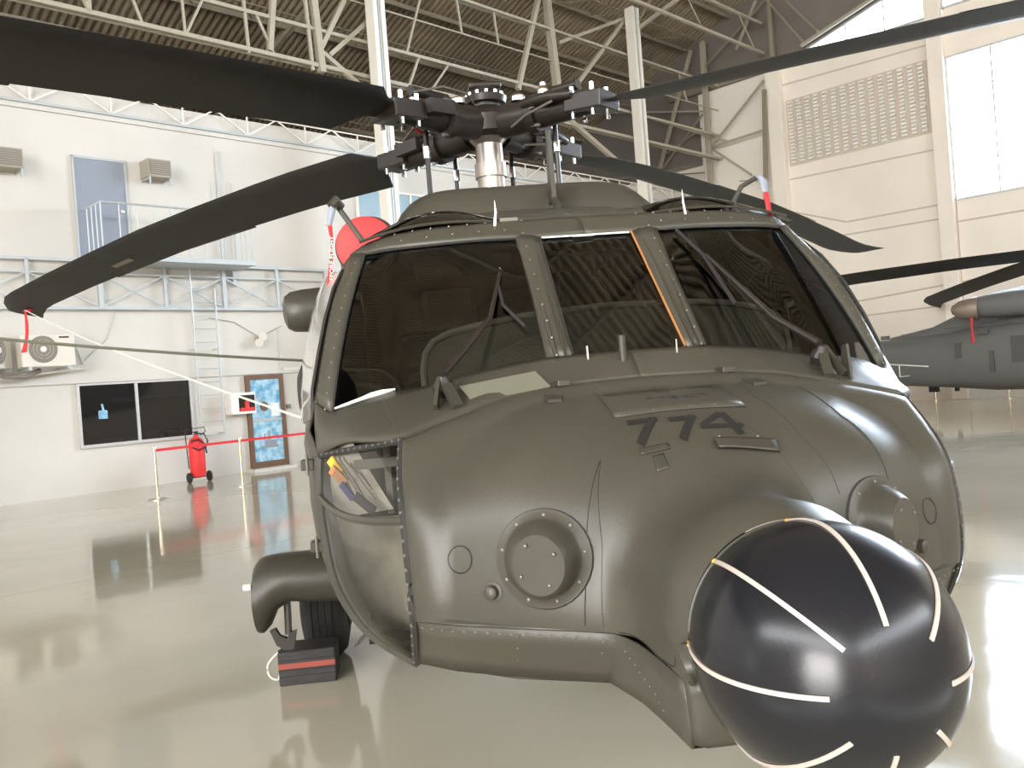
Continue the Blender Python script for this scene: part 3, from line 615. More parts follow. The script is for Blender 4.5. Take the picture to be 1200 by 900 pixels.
def nose_z(x, y):                                       # top surface height at plan position
    lo, hi = 1.1, 1.8
    for _ in range(40):
        m = (lo + hi) / 2; p = np.array([x, y, m]); d = p - C0
        if np.linalg.norm(d) < rad(d): lo = m
        else: hi = m
    return lo
KL = [(4.19, .75, 1.004), (4.27, .65, 1.003), (4.355, .5, 1.0), (4.42, .37, .997), (4.465, .285, .993)]
KLc = lin(KL, 17)
thn = 61; rows_n = 44
outer_b = np.vstack([spl(SEAM, 27), spl(FE[:20], 19)[1:], KLc[1:]])      # 27+18+16 = 61
lv = [i for i in range(len(FE)) if FE[i][2] >= 1.0]
outer_b = np.vstack([spl(SEAM, 27), spl(list(FE[:lv[-1] + 1]) + [(4.19, .75, 1.004)], 19)[1:], KLc[1:]])
nose_rows = []
angs = np.linspace(0, R(112), thn)
for j in range(rows_n):
    t = (j / (rows_n - 1)); row = []
    for i in range(thn):
        ph = angs[i]; p0 = np.array([RING[0], RING[1] * math.sin(ph), RING[2] + RING[1] * math.cos(ph)]) - C0
        p1 = outer_b[i] - C0; d0 = p0 / np.linalg.norm(p0); d1 = p1 / np.linalg.norm(p1)
        om = math.acos(max(-1, min(1, float(d0 @ d1)))); tt_ = t ** .9
        d = (math.sin((1 - tt_) * om) * d0 + math.sin(tt_ * om) * d1) / math.sin(om)
        r = rad(d); w_ = max(0, (t - .86) / .14); w0 = max(0, 1 - t / .05)
        r = r * (1 - w_) + np.linalg.norm(p1) * w_ if w_ > 0 else r
        r = r * (1 - w0) + np.linalg.norm(p0) * w0 if w0 > 0 else r
        row.append(C0 + d * r)
    nose_rows.append(row)
full = [[tuple(mir(p, -1)) for p in r[::-1]] + [tuple(p) for p in r[1:]] for r in nose_rows]
nose = MB().grid(full).build('nose_skin', M['hull'], H, smooth=True)
# ---- chin band below the crease
BL = [(4.10, .753, .872), (4.18, .65, .862), (4.26, .5, .855), (4.33, .37, .852), (4.37, .285, .85)]
BLc = lin(BL, 17)
podK = lin([(4.465, .285, .993), (4.55, .252, .990), (4.66, .236, .987), (4.80, .224, .984)], 9)
podB = lin([(4.37, .285, .85), (4.52, .245, .85), (4.66, .228, .85), (4.80, .216, .85)], 9)
bandK = np.vstack([KLc, podK[1:]]); bandB = np.vstack([BLc, podB[1:]])
for sg in (-1, 1):
    skin('chin_panel', [a for a in ruled(bandK + np.array([-.003, -.002, 0]), bandB, 4)], M['hull'], sg, solid=.008)
    # front face of the chin box around the lower ring
    ang = np.linspace(R(112), R(180), 12)
    ringp = np.array([[4.822, .216 * math.sin(q), 1.07 + .216 * math.cos(q)] for q in ang])
    outp = lin([(4.80, .224, .984), (4.803, .220, .90), (4.803, .216, .86), (4.803, .206, .85), (4.803, 0, .85)], 12)
    skin('chin_front', ruled(outp, ringp, 4), M['hull'], sg, solid=.004)
mb = MB(); bb = bandB; mb.grid([[tuple(mir(p, -1)) for p in bb], [tuple(p) for p in bb]]).build('chin_underside', M['hull'], H)
rivets('chin', [q + np.array([.004, .004, -.012]) for q in KLc], .03, .003)
rivets('chin', [q + np.array([.004, .004, .014]) for q in BLc], .05, .003)
rivets('chin', lin([(4.345, .5, .98), (4.265, .5, .87)], 5), .03, .003); rivets('chin', lin([(4.45, .31, .975), (4.36, .31, .87)], 5), .03, .003)
rivets('chin', [(4.47, .275, .97), (4.62, .238, .90), (4.66, .235, .88)], .02, .003)
# hull sections aft of the cockpit
ring0 = [tuple(q) for q in ROOF[::6]][:4] + [(2.92, .90, 2.14)] + [tuple(q) for q in spl([(3.12, .965, 1.95), (3.25, 1.0, 1.78), (3.345, 1.038, 1.59), (3.42, 1.062, 1.48), (3.52, 1.025, 1.405)], 6)] + [tuple(q) for q in REAR[4::4]] + [(4.26, .5, .852), (4.36, .285, .85), (4.36, 0, .85)]
ring0 = np.array(ring0)
secs = [ring0]
def sec(x, w_, zt, zb, n=len(ring0), sh=.92):
    out = []
    for i in range(n):
        t = i / (n - 1); a = t * math.pi
        ex = .42
        ca, sa = math.cos(a), math.sin(a)
        zc = (zt + zb) / 2 - .05; y = w_ * abs(sa) ** ex
        z = zc + math.copysign(abs(ca) ** .62, ca) * ((zt - zc) if ca > 0 else (zc - zb))
        if z > zc: y *= 1 - .16 * ((z - zc) / (zt - zc)) ** 2
        out.append((x, y, z))
    return np.array(out)
def rs(P, n): return lin(P, n)
r1 = lin([(2.55, 0, 2.33), (2.55, .4, 2.33), (2.55, .65, 2.30), (2.57, .85, 2.21), (2.6, .96, 2.10), (2.6, 1.075, 1.83), (2.6, 1.155, 1.47), (2.6, 1.16, 1.1), (2.6, 1.08, .78), (2.6, .97, .60), (2.6, .8, .53), (2.6, 0, .5)], len(ring0))
r1 = np.array([(2.55, 0, 2.33), (2.55, .4, 2.33), (2.55, .65, 2.30), (2.57, .85, 2.21), (2.6, .95, 2.11), (2.7, 1.02, 1.93), (2.8, 1.07, 1.76), (2.9, 1.105, 1.58), (2.95, 1.12, 1.46), (2.95, 1.12, 1.38), (2.95, 1.125, 1.3)]
              + [tuple(q) for q in lin([(2.95, 1.125, 1.22), (2.95, 1.12, 1.12), (2.95, 1.07, .94), (3.0, .95, .80), (3.05, .8, .70)], len(ring0) - 14)] + [(3.1, .5, .655), (3.1, .28, .65), (3.1, 0, .65)])
for sg in (-1, 1):
    rows = [ring0, (ring0 * .5 + r1 * .5), r1]
    rows[1] = rows[1] + (rows[1] - np.array([2.6, 0, 1.35])) * .012
    skin('forward_fuselage', rows, M['hull'], sg, solid=.01)
def csec(x, w_, zt, zb):
    P = r1.copy(); P[:, 0] = x; P[:, 1] = P[:, 1] / 1.125 * w_; P[:, 2] = zb + (P[:, 2] - .65) / (2.33 - .65) * (zt - zb); return P
for sg in (-1, 1):
    skin('cabin', [r1, csec(2.2, 1.165, 2.38, .62), csec(1.2, 1.18, 2.40, .60), csec(-1.6, 1.18, 2.40, .6), csec(-3.0, .95, 2.42, .75), csec(-4.2, .62, 2.42, 1.0), csec(-9.3, .27, 2.35, 1.62)], M['hull'], sg, solid=0)
MB().prism([(-8.6, 1.7), (-9.5, 1.75), (-10.9, 3.7), (-10.3, 3.7)], -.08, .08, lambda x, y, z: (x, z, y)).build('tail_fin', M['hull'], H)
MB().box((-9.9, -2.1, 1.85), (-9.1, 2.1, 1.92)).build('stabilator', M['hull'], H, bev=.02)
# ---- chin window glass, divider and frame
for sg in (-1, 1):
    n = 25; rows = []
    mid = []
    for i in range(n):
        a = FE[i]; b = REAR[i]; row = []
        for t in np.linspace(0, 1, 12):
            p = a * (1 - t) + b * t; top = i / (n - 1)
            bl = .075 * math.sin(math.pi * min(1, top * 1.02)) ** .7 if 0 < top < 1 else 0
            dd = np.array([.5, .80, -.10]); dd = dd / np.linalg.norm(dd); row.append(p + dd * bl * 4 * t * (1 - t) * .62)
        rows.append(row)
    cw_ = skin('chin_window', rows, M['cleard'], sg, solid=0)
    # opaque triangle-free surround: strips along the edges
    k1 = 7
    def rowp(fi, j): i0 = int(fi); return np.array(rows[i0][j]) * (1 - fi + i0) + np.array(rows[i0 + 1][j]) * (fi - i0)
    mbar = MB(); pts = [mir(rowp(9.6 + (3.4 - 9.6) * (j / 11), j), sg) for j in range(12)]
    mbar.tube(pts, .012, 6).build('divider_bar', M['hull'], cw_, smooth=True)
    for name, edge, wd in (('front_edge_strip', [r[0] for r in rows], .011), ('rear_edge_strip', [r[11] for r in rows], .016), ('top_edge_strip', rows[0], .012)):
        e2 = [mir(q, sg) for q in edge]; MB().tube(e2, wd, 6).build(name, M['hull3'] if name != 'rear_edge_strip' else M['hull2'], cw_, smooth=True)
    rv = MB()
    for edge in ([r[0] for r in rows], [r[11] for r in rows], rows[0]):
        for q in lin(edge, max(4, int(np.linalg.norm(np.diff(np.array(edge), axis=0), axis=1).sum() / .035))):
            q = mir(q, sg); d_ = np.array([.62, .70 * sg, .15]); rv.dome(q + d_ * .010, d_, .0055)
    rv.build('window_screws', M['rivet'], cw_); stuff(bpy.data.objects[cw_.children[-1].name])
# footwell seen through the chin glass
for sg in (-1, 1):
    q = MB().grid([[(3.72, sg * .905, 1.46), (3.50, sg * .99, 1.44)], [(3.72, sg * .84, 1.33), (3.52, sg * .995, 1.30)], [(3.76, sg * .79, 1.24), (3.56, sg * .98, 1.2)]]).build('footwell_liner', M['footw'], H, smooth=True)
    MB().grid([[(3.90, sg * .60, 1.23), (3.56, sg * .98, 1.2)], [(3.93, sg * .62, 1.1), (3.62, sg * .95, 1.02)], [(3.99, sg * .66, .90), (3.80, sg * .86, .90)]]).build('footwell_floor', M['footd'], H, smooth=True)
    for k_ in range(3): MB().bar((3.69 - .03 * k_, sg * (.935 + .018 * k_), 1.405), (3.735 - .02 * k_, sg * (.845 + .03 * k_), 1.27), .006, .005).build('panel_ridge', M['acg'], q)
    for (p, m_, s_, w_) in ((V(3.665, sg * .955, 1.345), 'orange', .028, .03), (V(3.64, sg * .965, 1.375), 'yellow', .02, .03), (V(3.70, sg * .93, 1.30), 'blue', .022, .022), (V(3.77, sg * .875, 1.265), 'letter', .035, .03), (V(3.70, sg * .90, 1.36), 'acg', .02, .008), (V(3.74, sg * .87, 1.33), 'acg', .02, .008)):
        MB().bar(p + V(-s_ * .6, s_ * sg * .8, .024), p + V(s_ * .6, -s_ * sg * .8, -.024), .006, w_).build('placard', M[m_], q)
    MB().box((3.60, min(sg * .55, sg * .90), 1.20), (3.62, max(sg * .55, sg * .90), 1.48)).build('dark_bulkhead', M['int'], H)
    MB().bar((3.70, sg * .80, 1.22), (3.70, sg * .80, 1.45), .02).build('bulkhead_post', M['intg'], H)
    MB().bar((3.78, sg * .90, 1.385), (3.78, sg * .70, 1.385), .015, .03).build('bulkhead_rail', M['intg'], H)
    MB().lathe((3.99, sg * .66, 1.19), (0, 0, 1), [(0, .03), (.03, .055), (.09, .055), (.12, .03)], 14).build('blue_lamp', M['blue'], H)
    MB().lathe((3.93, sg * .74, .99), (.6, sg * .7, 0), [(0, .05), (.01, .05)], 18).build('round_cap', M['intg'], H)
# ---- cockpit interior
MB().box((2.15, -.9, .8), (2.2, .9, 2.12)).build('rear_bulkhead', M['int'], H)
MB().box((2.2, -.9, .82), (3.7, .9, .86)).build('cockpit_floor', M['int'], H)
go = [(-.66, 1.52), (-.66, 1.66), (-.65, 1.715), (-.62, 1.755), (-.56, 1.782), (-.45, 1.802), (-.3, 1.822), (0, 1.838), (.3, 1.83), (.45, 1.815), (.56, 1.79), (.62, 1.76), (.65, 1.715), (.66, 1.66), (.66, 1.50)]
M['intd'] = mat('instrument_shroud_grey', (.085, .08, .068), .85)
gs_ = MB().prism(go, 3.22, 3.40, lambda x, y, z: (z, x, y)).build('glareshield', M['intd'], H)
MB().tube([(3.40, x, y) for x, y in go], .012, 8).build('glareshield_lip', M['intg'], gs_, smooth=True)
for y in (-.45, .45): MB().box((3.05, y - .16, 1.45), (3.22, y + .16, 1.76)).build('instrument_panel', M['int'], gs_)
for sg in (-1, 1):
    s_ = MB().box((2.35, sg * .5 - .25, 1.0), (2.75, sg * .5 + .25, 1.12)).build('seat_cushion', M['seat'], H, bev=.03)
    MB().box((2.3, sg * .5 - .25, 1.1), (2.42, sg * .5 + .25, 1.85)).build('seat_back', M['seat'], H, bev=.04)
    MB().box((2.3, sg * .5 - .13, 1.85), (2.40, sg * .5 + .13, 2.05)).build('headrest', M['seat'], H, bev=.03)
MB().box((2.4, -.2, 2.08), (3.0, .2, 2.2)).build('overhead_console', M['intg'], H, bev=.02)
MB().tube([(3.0, .06, 2.12), (3.02, .05, 1.98), (3.0, .1, 1.9)], .015, 8).build('compass_mount', M['int'], H)
# ---- windscreen wipers (outer blade and arm), one per pilot
for sg in (-1, 1):
    f = lambda x, y, z: mir((x, y, z), sg)
    piv = (3.785, .615, 1.60)
    wp = MB().lathe(f(3.74, .61, 1.575), (.45, 0, .9), [(0, .030), (.03, .034), (.05, .022), (.065, .012)], 14).build('wiper_motor_boss', M['hub'], H)
    if sg < 0: MB().tube([f(3.76, .605, 1.64), f(3.64, .52, 1.72), f(3.505, .425, 1.815), f(3.33, .36, 1.985)], [.014, .011, .009, .007], 8).build('wiper_arm', M['hub'], wp, smooth=True); MB().tube([f(3.40, .49, 1.865), f(3.50, .43, 1.805), f(3.57, .37, 1.755)] if 0 else [f(3.37, .375, 1.945), f(3.46, .372, 1.86), f(3.56, .315, 1.775)], .006, 6).build('wiper_blade', M['rubber'], wp)
    else: MB().tube([f(3.76, .605, 1.64), f(3.60, .53, 1.74), f(3.34, .40, 2.00)], [.014, .011, .006], 8).build('wiper_arm', M['hub'], wp, smooth=True); MB().tube([f(3.20, .34, 2.12), f(3.34, .39, 2.0), f(3.54, .42, 1.80)], .007, 6).build('wiper_blade', M['rubber'], wp)
    MB().bar(f(3.79, .60, 1.60), f(3.87, .575, 1.535), .03, .02).build('wiper_link', M['hull2'], H)
    MB().bar(f(3.84, .64, 1.535), f(3.76, .62, 1.62), .012, .03).build('fin_base', M['hull2'], H)
    MB().prism([(0, 0), (.07, 0), (.045, .11), (.015, .115)], -.004, .004, lambda x, y, z, sg=sg: (3.86 - x, sg * (.655 + z), 1.515 + y)).build('wire_deflector', M['hull2'], H) if sg > 0 else None
    # paler panel on the starboard apron
    MB().grid([[tuple(f(3.845 - .10 * t, .29 + .24 * s2 + .03 * t, 1.566 + .052 * t - .028 * s2) + np.array([.0, 0, .006])) for s2 in (0, .33, .66, 1)] for t in (0, .5, 1)]).build('apron_step_panel', M['pale'], H) if sg < 0 else None
    # latch block
    MB().box(tuple(min(a, b) for a, b in zip(f(3.80, .235, 1.57), f(3.88, .275, 1.59))), tuple(max(a, b) for a, b in zip(f(3.80, .235, 1.57), f(3.88, .275, 1.59)))).build('nose_door_latch', M['hull2'], H, bev=.004)
    MB().prism([(0, -.03), (.03, -.035), (.16, -.02), (.16, .02), (.03, .035), (0, .03)], 0, .008, lambda x, y, z, sg=sg: (3.83 + x, sg * (.29 + x * .1) + y, nose_z(max(3.86, 3.83 + x), .29) + z)).build('latch_plate', M['hull2'], H)
    # small pins in front of the windscreen
    MB().tube([f(3.60 + .12, .145, 1.64), f(3.60 + .12, .145, 1.69)], .0035, 6).build('pin', M['chrome'], H)
MB().tube([(3.735, -.035, 1.615), (3.735, -.035, 1.715)], .0125, 14).build('temperature_probe', M['hull2'], H, smooth=True)
# seam rim along the nose-door top edge
MB().tube([mir(p, -1) + np.array([0, 0, .002]) for p in SEAM[::-1]] + [p + np.array([0, 0, .002]) for p in SEAM[1:]], .006, 6).build('nose_door_seal', M['hull2'], H, smooth=True)
# ---- round sensor fairings on each cheek
for sg in (-1, 1):
    fc = onose((4.38, sg * .415, 1.168)); nn = nnorm(fc); nn = nn * .5 + np.array([.85, .0, 0]); nn /= np.linalg.norm(nn); cf = np.array([4.462, sg * .452, 1.17])
    fl_ = MB()
    nb = nnorm(fc)
    x_ = np.cross(nb, [0, 0, 1]); x_ /= np.linalg.norm(x_); y_ = np.cross(x_, nb)
    N = 40
    prof = [(.120, .001, 0), (.120, .006, 0), (.100, .008, 0), (.095, .012, .04), (.091, .03, .25), (.084, .05, .6), (.076, .085, .88), (.070, .092, 1), (.066, .096, 1), (.064, .093, 1), (.001, .093, 1)]
    rows = []
    for (r_, h_, m_) in prof:
        base = fc; ctr = base * (1 - m_) + (cf) * m_ if m_ else base
        ax = nb * (1 - m_) + np.array([.80, sg * .60, .05]) * m_; ax /= np.linalg.norm(ax)
        x2 = np.cross(ax, [0, 0, 1]); x2 /= np.linalg.norm(x2); y2 = np.cross(x2, ax)
        hh = h_ if m_ == 0 else 0.004 * (h_ > 0)
        row = []
        for k in range(N + 1):
            q = 2 * math.pi * k / N; off = x2 * math.cos(q) * r_ + y2 * math.sin(q) * r_
            p = ctr + off
            if m_ == 0: p = onose(p) + nb * h_
            elif m_ < .1: p = onose(p) + nb * .012
            row.append(tuple(p))
        rows.append(row)
    sf = MB().grid(rows).build('sensor_fairing', M['hull'], H, smooth=True)
    rv = MB()
    for k in range(9):
        q = 2 * math.pi * (k + .3) / 9; p = onose(fc + (x_ * math.cos(q) + y_ * math.sin(q)) * .105); rv.dome(p + nb * .007, nb, .005)
    for k in range(4):
        q = 2 * math.pi * (k + .35) / 4; fx = np.array([-.6 * sg, .8, 0]); rv.dome(cf + np.array([.8, .6 * sg, .05]) * .004 + fx * math.cos(q) * .053 + np.array([0, 0, math.sin(q) * .053]), (.8, .6 * sg, .05), .0045)
    stuff(rv.build('fairing_screws', M['rivet'], sf))
    def circ(c, r_, nm, tube_r=.0016, m_=M['hull3']):
        n0 = nnorm(c); a = np.cross(n0, [0, 0, 1]); a /= np.linalg.norm(a); b = np.cross(a, n0)
        MB().tube([onose(np.array(c) + (a * math.cos(q) + b * math.sin(q)) * r_) + n0 * .0005 for q in np.linspace(0, 2 * math.pi, 33)], tube_r, 5, False).build(nm, m_, H)
    circ(fc, .122, 'fairing_gap'); circ(onose((4.29, sg * .64, 1.17)), .034, 'cheek_disc_gap', .0022)
    p = onose((4.345, sg * .56, 1.092)); n0 = nnorm(p)
    MB().lathe(p - n0 * .004, n0, [(0, .026), (.006, .026), (.007, .018), (.022, .017), (.026, .012), (.027, .002)], 18).build('cheek_button', M['hull'], H, smooth=True)
# panel gaps drawn by real grooves' sealant
def gap(pts, nm='panel_gap', r=.0016, m_=None):
    P = [onose(p) for p in lin(pts, 24)]; MB().tube([p + nnorm(p) * .0004 for p in P], r, 5, False).build(nm, m_ or M['hull3'], H)
gap([(4.339, -.261, 1.386), (4.394, -.302, 1.311), (4.429, -.329, 1.197), (4.444, -.344, 1.08), (4.44, -.349, 1.014)])
gap([(4.34, -.259, 1.385), (4.44, -.293, 1.195), (4.456, -.309, 1.009)], r=.0009)
gap([(4.48, -.278, .999), (4.66, -.233, .99), (4.752, -.228, .996), (4.775, -.227, 1.051), (4.815, -.217, 1.07)], r=.0018)
gap([(3.90, .27, 1.55), (4.112, .235, 1.501), (4.30, .25, 1.38), (4.40, .30, 1.25)], r=.001); gap([(3.95, .42, 1.53), (4.2, .42, 1.42), (4.34, .47, 1.27)], r=.0016)
gap([(4.249, .122, 1.455), (4.40, .20, 1.32), (4.45, .24, 1.226)], r=.0008)
gap([(3.90, -.19, 1.56), (3.98, -.175, 1.535)], r=.001)
# raised access panel with the number below it
def onplane(poly, h, nm, m_, sub=1):
    mb = MB(); top = [(x, y, nose_z(x, y) + h) for x, y in poly]; bot = [(x, y, nose_z(x, y) - .004) for x, y in poly]; n = len(poly)
    mb.add(bot + top, [tuple(range(n, 2 * n))] + [(i, (i + 1) % n, n + (i + 1) % n, n + i) for i in range(n)]); return mb.build(nm, m_, H)
def strip_on(x0, x1, y0, y1, h, nm, m_, nx=6, ny=8, skew=0):
    g_ = [[(x, y + skew * (x - x0), nose_z(x, y + skew * (x - x0)) + h) for y in np.linspace(y0, y1, ny)] for x in np.linspace(x0, x1, nx)]
    o = MB().grid(g_).build(nm, m_, H, smooth=True); k = o.modifiers.new('thickness', 'SOLIDIFY'); k.thickness = .004; k.offset = 0; return o
strip_on(3.985, 4.185, -.18, .18, .0025, 'access_panel', M['hull'])
strip_on(4.350, 4.380, .03, .185, .013, 'nose_handle_rail', M['hull2'])
strip_on(4.342, 4.352, .03, .18, .008, 'nose_handle_top', M['hull'])
strip_on(4.335, 4.352, -.16, -.085, .003, 'rubbed_patch', M['hull2'])
strip_on(4.36, 4.40, -.135, -.105, .0012, 'rubbed_patch', M['hull2'])
for k in range(6):
    y = -.066 + k * .030; strip_on(4.085, 4.092, y, y + .024, .0045, 'small_stencil_mark', M['letter'], 2, 2)
    if 1 < k < 5: strip_on(4.102, 4.108, y, y + .022, .0045, 'small_stencil_mark', M['letter'], 2, 2)
for y in (-.03, -.005): strip_on(4.028, 4.034, y, y + .02, .0045, 'small_stencil_mark', M['letter'], 2, 2)
rv = MB()
for x, y in ((4.0, -.165), (4.0, .165), (4.17, -.165), (4.17, .165), (4.17, .03), (4.0, .03), (4.17, .10), (4.17, -.07), (4.0, -.07), (4.33, .05), (4.33, .15)): rv.dome((x, y, nose_z(x, y) + .003), (.3, 0, 1), .004)
stuff(rv.build('panel_screws', M['rivet'], H))
# the number 774 in stencil shapes, on the nose top
def digit(segs, y0, x0, wd, ht, nm):
    mb = MB()
    for a, b, th in segs:
        P = lin([(a[0], a[1], 0), (b[0], b[1], 0)], 8); d = (P[-1] - P[0]); d /= np.linalg.norm(d); nr = np.array([-d[1], d[0], 0]) * th / 2
        rows = []
        for s3 in (-1, 1):
            row = []
            for p in P:
                q = p + nr * s3; Y = y0 + q[0] * wd; X = x0 - q[1] * ht; row.append((X, Y, nose_z(X, Y) + .0025))
            rows.append(row)
        mb.grid(rows)
    return mb.build(nm, M['letter'], H)
seven = [((0, .90), (1, .90), .22), ((.90, .98), (.08, 0), .26)]
four = [((-.05, .32), (1.1, .32), .18), ((.76, 1.0), (.90, -.05), .22), ((0, .36), (.72, .98), .18)]
digit(seven, -.158, 4.322, .080, .108, 'numeral_seven'); digit(seven, -.050, 4.330, .075, .104, 'numeral_seven'); digit(four, .024, 4.318, .098, .100, 'numeral_four')
# ---- radome with diverter strips
RC = np.array([4.955, 0, 1.066]); RAf, RAb, RR = .248, .33, .233
def radp(t, ph, e=0):                                   # t = angle from tip axis
    x = RAf * math.cos(t) if t < math.pi / 2 else RAb * math.cos(t)
    return RC + np.array([x, (RR) * math.sin(t) * math.sin(ph), RR * math.sin(t) * math.cos(ph)]) * (1 + e)
tmax = math.pi - math.acos(.135 / RAb)
tm = math.acos(-.135 / RAb)
rows = [[tuple(radp(max(t, 1e-3), ph)) for ph in np.linspace(0, 2 * math.pi, 65)] for t in np.linspace(0, tm, 40)]
rd = MB().grid(rows).build('radome', M['black'], H, smooth=True)
MB().tube([tuple(radp(tm, ph, .004)) for ph in np.linspace(0, 2 * math.pi, 65)], .004, 6, False).build('radome_rim', M['hull2'], rd)
for k in range(8):
    ph = R(45 * k); w_ = .0040; t1, t2 = R(26), tm - .03
    g_ = [[tuple(radp(t, ph + s3 * w_ / (RR * math.sin(t)), .009)) for s3 in (-1, 1)] for t in np.linspace(t1, t2, 24)]
    o = MB().grid(g_).build('diverter_strip', M['strip'], rd); kk = o.modifiers.new('thickness', 'SOLIDIFY'); kk.thickness = .003; kk.offset = 0
    MB().dome(radp(t2, ph, .01), radp(t2, ph, 1) - RC, .007).build('strip_screw', M['yellow'], o)
MB().tube([tuple(radp(tm + .03, ph, .02)) for ph in np.linspace(R(-22), R(8), 9)], .0045, 6).build('strip_end', M['strip'], rd)
# ---- greenhouse panes, roof, header deck and transmission fairing
for sg in (-1, 1):
    rows = [[(3.02 - .55 * t, sg * (.30 + (.56 - .10 * t) * s2), 2.215 + .055 * math.sin(math.pi * min(t * .9 + .1, 1)) * 1.3 * math.sin(math.pi * (s2 * .8 + .1)) + .10 * t - .045 * s2 ** 3) for s2 in np.linspace(0, 1, 14)] for t in np.linspace(0, 1, 12)]
    ew = MB().grid(rows).build('roof_window', M['tint'], H, smooth=True)
    MB().tube([rows[0][k] for k in range(14)], .006, 6).build('window_edge', M['hull2'], ew)
    MB().tube([(3.16 + .1, sg * .358, 2.155), (3.27, sg * .358, 2.165), (3.27, sg * .352, 2.21), (3.27, sg * .352, 2.26)], [.004, .005, .0045, .002], 8).build('whip_antenna', M['steel'], H)
rows = [[(3.03 - 1.25 * t, (.31 + .25 * max(0, t - .5)) * s2, 2.216 + .285 * t ** .9 - .01 * s2 * s2) for s2 in np.linspace(-1, 1, 9)] for t in np.linspace(0, 1, 8)]
MB().grid(rows).build('roof_deck', M['hull'], H, smooth=True)
def fair_section(x, w_, z1):
    return [(x, s2 * w_, 2.33 + (z1 - 2.33) * (1 - abs(s2) ** 7)) for s2 in np.linspace(-1, 1, 31)]
fa = [fair_section(1.80, .76, 2.36), fair_section(1.77, .77, 2.52), fair_section(1.71, .78, 2.615), fair_section(1.60, .79, 2.67), fair_section(1.35, .79, 2.70), fair_section(.8, .79, 2.72), fair_section(-.8, .75, 2.72), fair_section(-2.6, .5, 2.55), fair_section(-4, .3, 2.45)]
MB().grid(fa).build('transmission_fairing', M['hull'], H, smooth=True)
MB().tube([(1.83, .15, 2.42), (1.775, .15, 2.53), (1.715, .15, 2.625), (1.60, .155, 2.678), (1.35, .16, 2.708)], .009, 6).build('fairing_joint', M['hull2'], H)
MB().bar((2.12, .09, 2.44), (1.75, .115, 2.60), .03, .03).build('wire_cutter_base', M['hull2'], H)
MB().prism([(0, 0), (.12, 0), (.05, .36), (.02, .36)], -.012, .012, lambda x, y, z: (1.98 - x, .10 + z, 2.50 + y)).build('wire_cutter', M['hull2'], H)
MB().box((3.0, -.31, 2.21), (3.03, -.24, 2.235)).build('roof_bracket', M['pale'], H)
for y0 in (-.62, -.5): MB().box((2.86, y0, 2.262), (2.87, y0 + .1, 2.27)).build('yellow_mark', M['yellow'], H)
# engine nacelles
for sg in (-1, 1):
    MB().lathe((1.72, sg * .86, 2.375), (-1, 0, 0), [(0, .14), (.02, .155), (.15, .16), (.6, .20), (1.6, .26), (2.8, .26), (3.2, .2)], 32).build('engine_nacelle', M['hull'], H, smooth=True)
MB().lathe((1.05, -1.12, 2.12), (.15, -1, -.05), [(0, .13), (.18, .127), (.25, .118), (.285, .095), (.30, .05), (.303, .01)], 22).build('side_fairing', M['hull'], H, smooth=True)
MB().lathe((1.05, 1.12, 2.12), (.15, 1, -.05), [(0, .13), (.18, .127), (.25, .118), (.285, .095), (.30, .05), (.303, .01)], 22).build('side_fairing', M['hull'], H, smooth=True)
# door windows, hinges, door gap
for sg in (-1, 1):
    fr = [(3.36, 1.055, 1.50), (3.33, 1.05, 1.62), (3.27, 1.025, 1.75), (3.19, .998, 1.88), (3.08, .968, 2.0), (2.98, .935, 2.08)]
    rows = [[(f_[0], sg * f_[1], f_[2]), ((f_[0] + 2.75) / 2, sg * ((f_[1] + m_) / 2 + .012), f_[2]), (2.75, sg * m_, f_[2]), (2.35, sg * r_, f_[2])] for f_, m_, r_ in zip(fr, (1.165, 1.16, 1.14, 1.105, 1.065, 1.03), (1.185, 1.175, 1.155, 1.12, 1.08, 1.04))]
    dw = MB().grid(rows).build('door_window', mat('door_glass_wall_reflection', (.42, .40, .37), .07, spec=1) if sg < 0 else bpy.data.materials['door_glass_wall_reflection'], H, smooth=True)  # pale base colour imitates the bright wall mirrored in the glass
    MB().tube([r[0] for r in rows], .006, 6).build('door_seal', M['hull3'], dw)
    for p in ((3.42, 1.075, 1.372), (3.46, 1.06, 1.10)):
        MB().box((p[0] - .04, sg * p[1] - .022, p[2] - .018), (p[0] + .02, sg * p[1] + .022, p[2] + .018)).build('door_hinge', M['hull2'], H, bev=.004)
        MB().tube([(p[0] + .02, sg * p[1], p[2] - .035), (p[0] + .02, sg * p[1], p[2] + .035)], .005, 8).build('hinge_pin', M['rivet'], H)
MB().lathe((2.6, -1.13, 1.62), (0, -1, 0), [(0, .12), (.03, .12), (.05, .08)], 20).build('door_mirror_boss', M['hull3'], H)
rivets('side', [tuple(q * np.array([1, 1.0, 1]) + np.array([-.03, .012, 0])) for q in REAR[1:20]], .03, .0035)
rivets('apron_line', lin([(3.95, .756, 1.47), (3.60, .80, 1.575)], 3), .012, .0018, .002)
rivets('apron_line', lin([(3.93, .60, 1.51), (3.63, .55, 1.62)], 3), .018, .0018, .002)
for k_, mb in RIV.items(): stuff(mb.build('rivets', M['rivet'] if k_ != 'apron_line' else M['hull2'], H))
# boarding step below the door
MB().prism([(0, 0), (.02, .01), (.09, .075), (.08, .085)], -.02, .02, lambda x, y, z: (3.2 + z, -.99 + x, .68 + y)).build('boarding_step', M['hull2'], H)
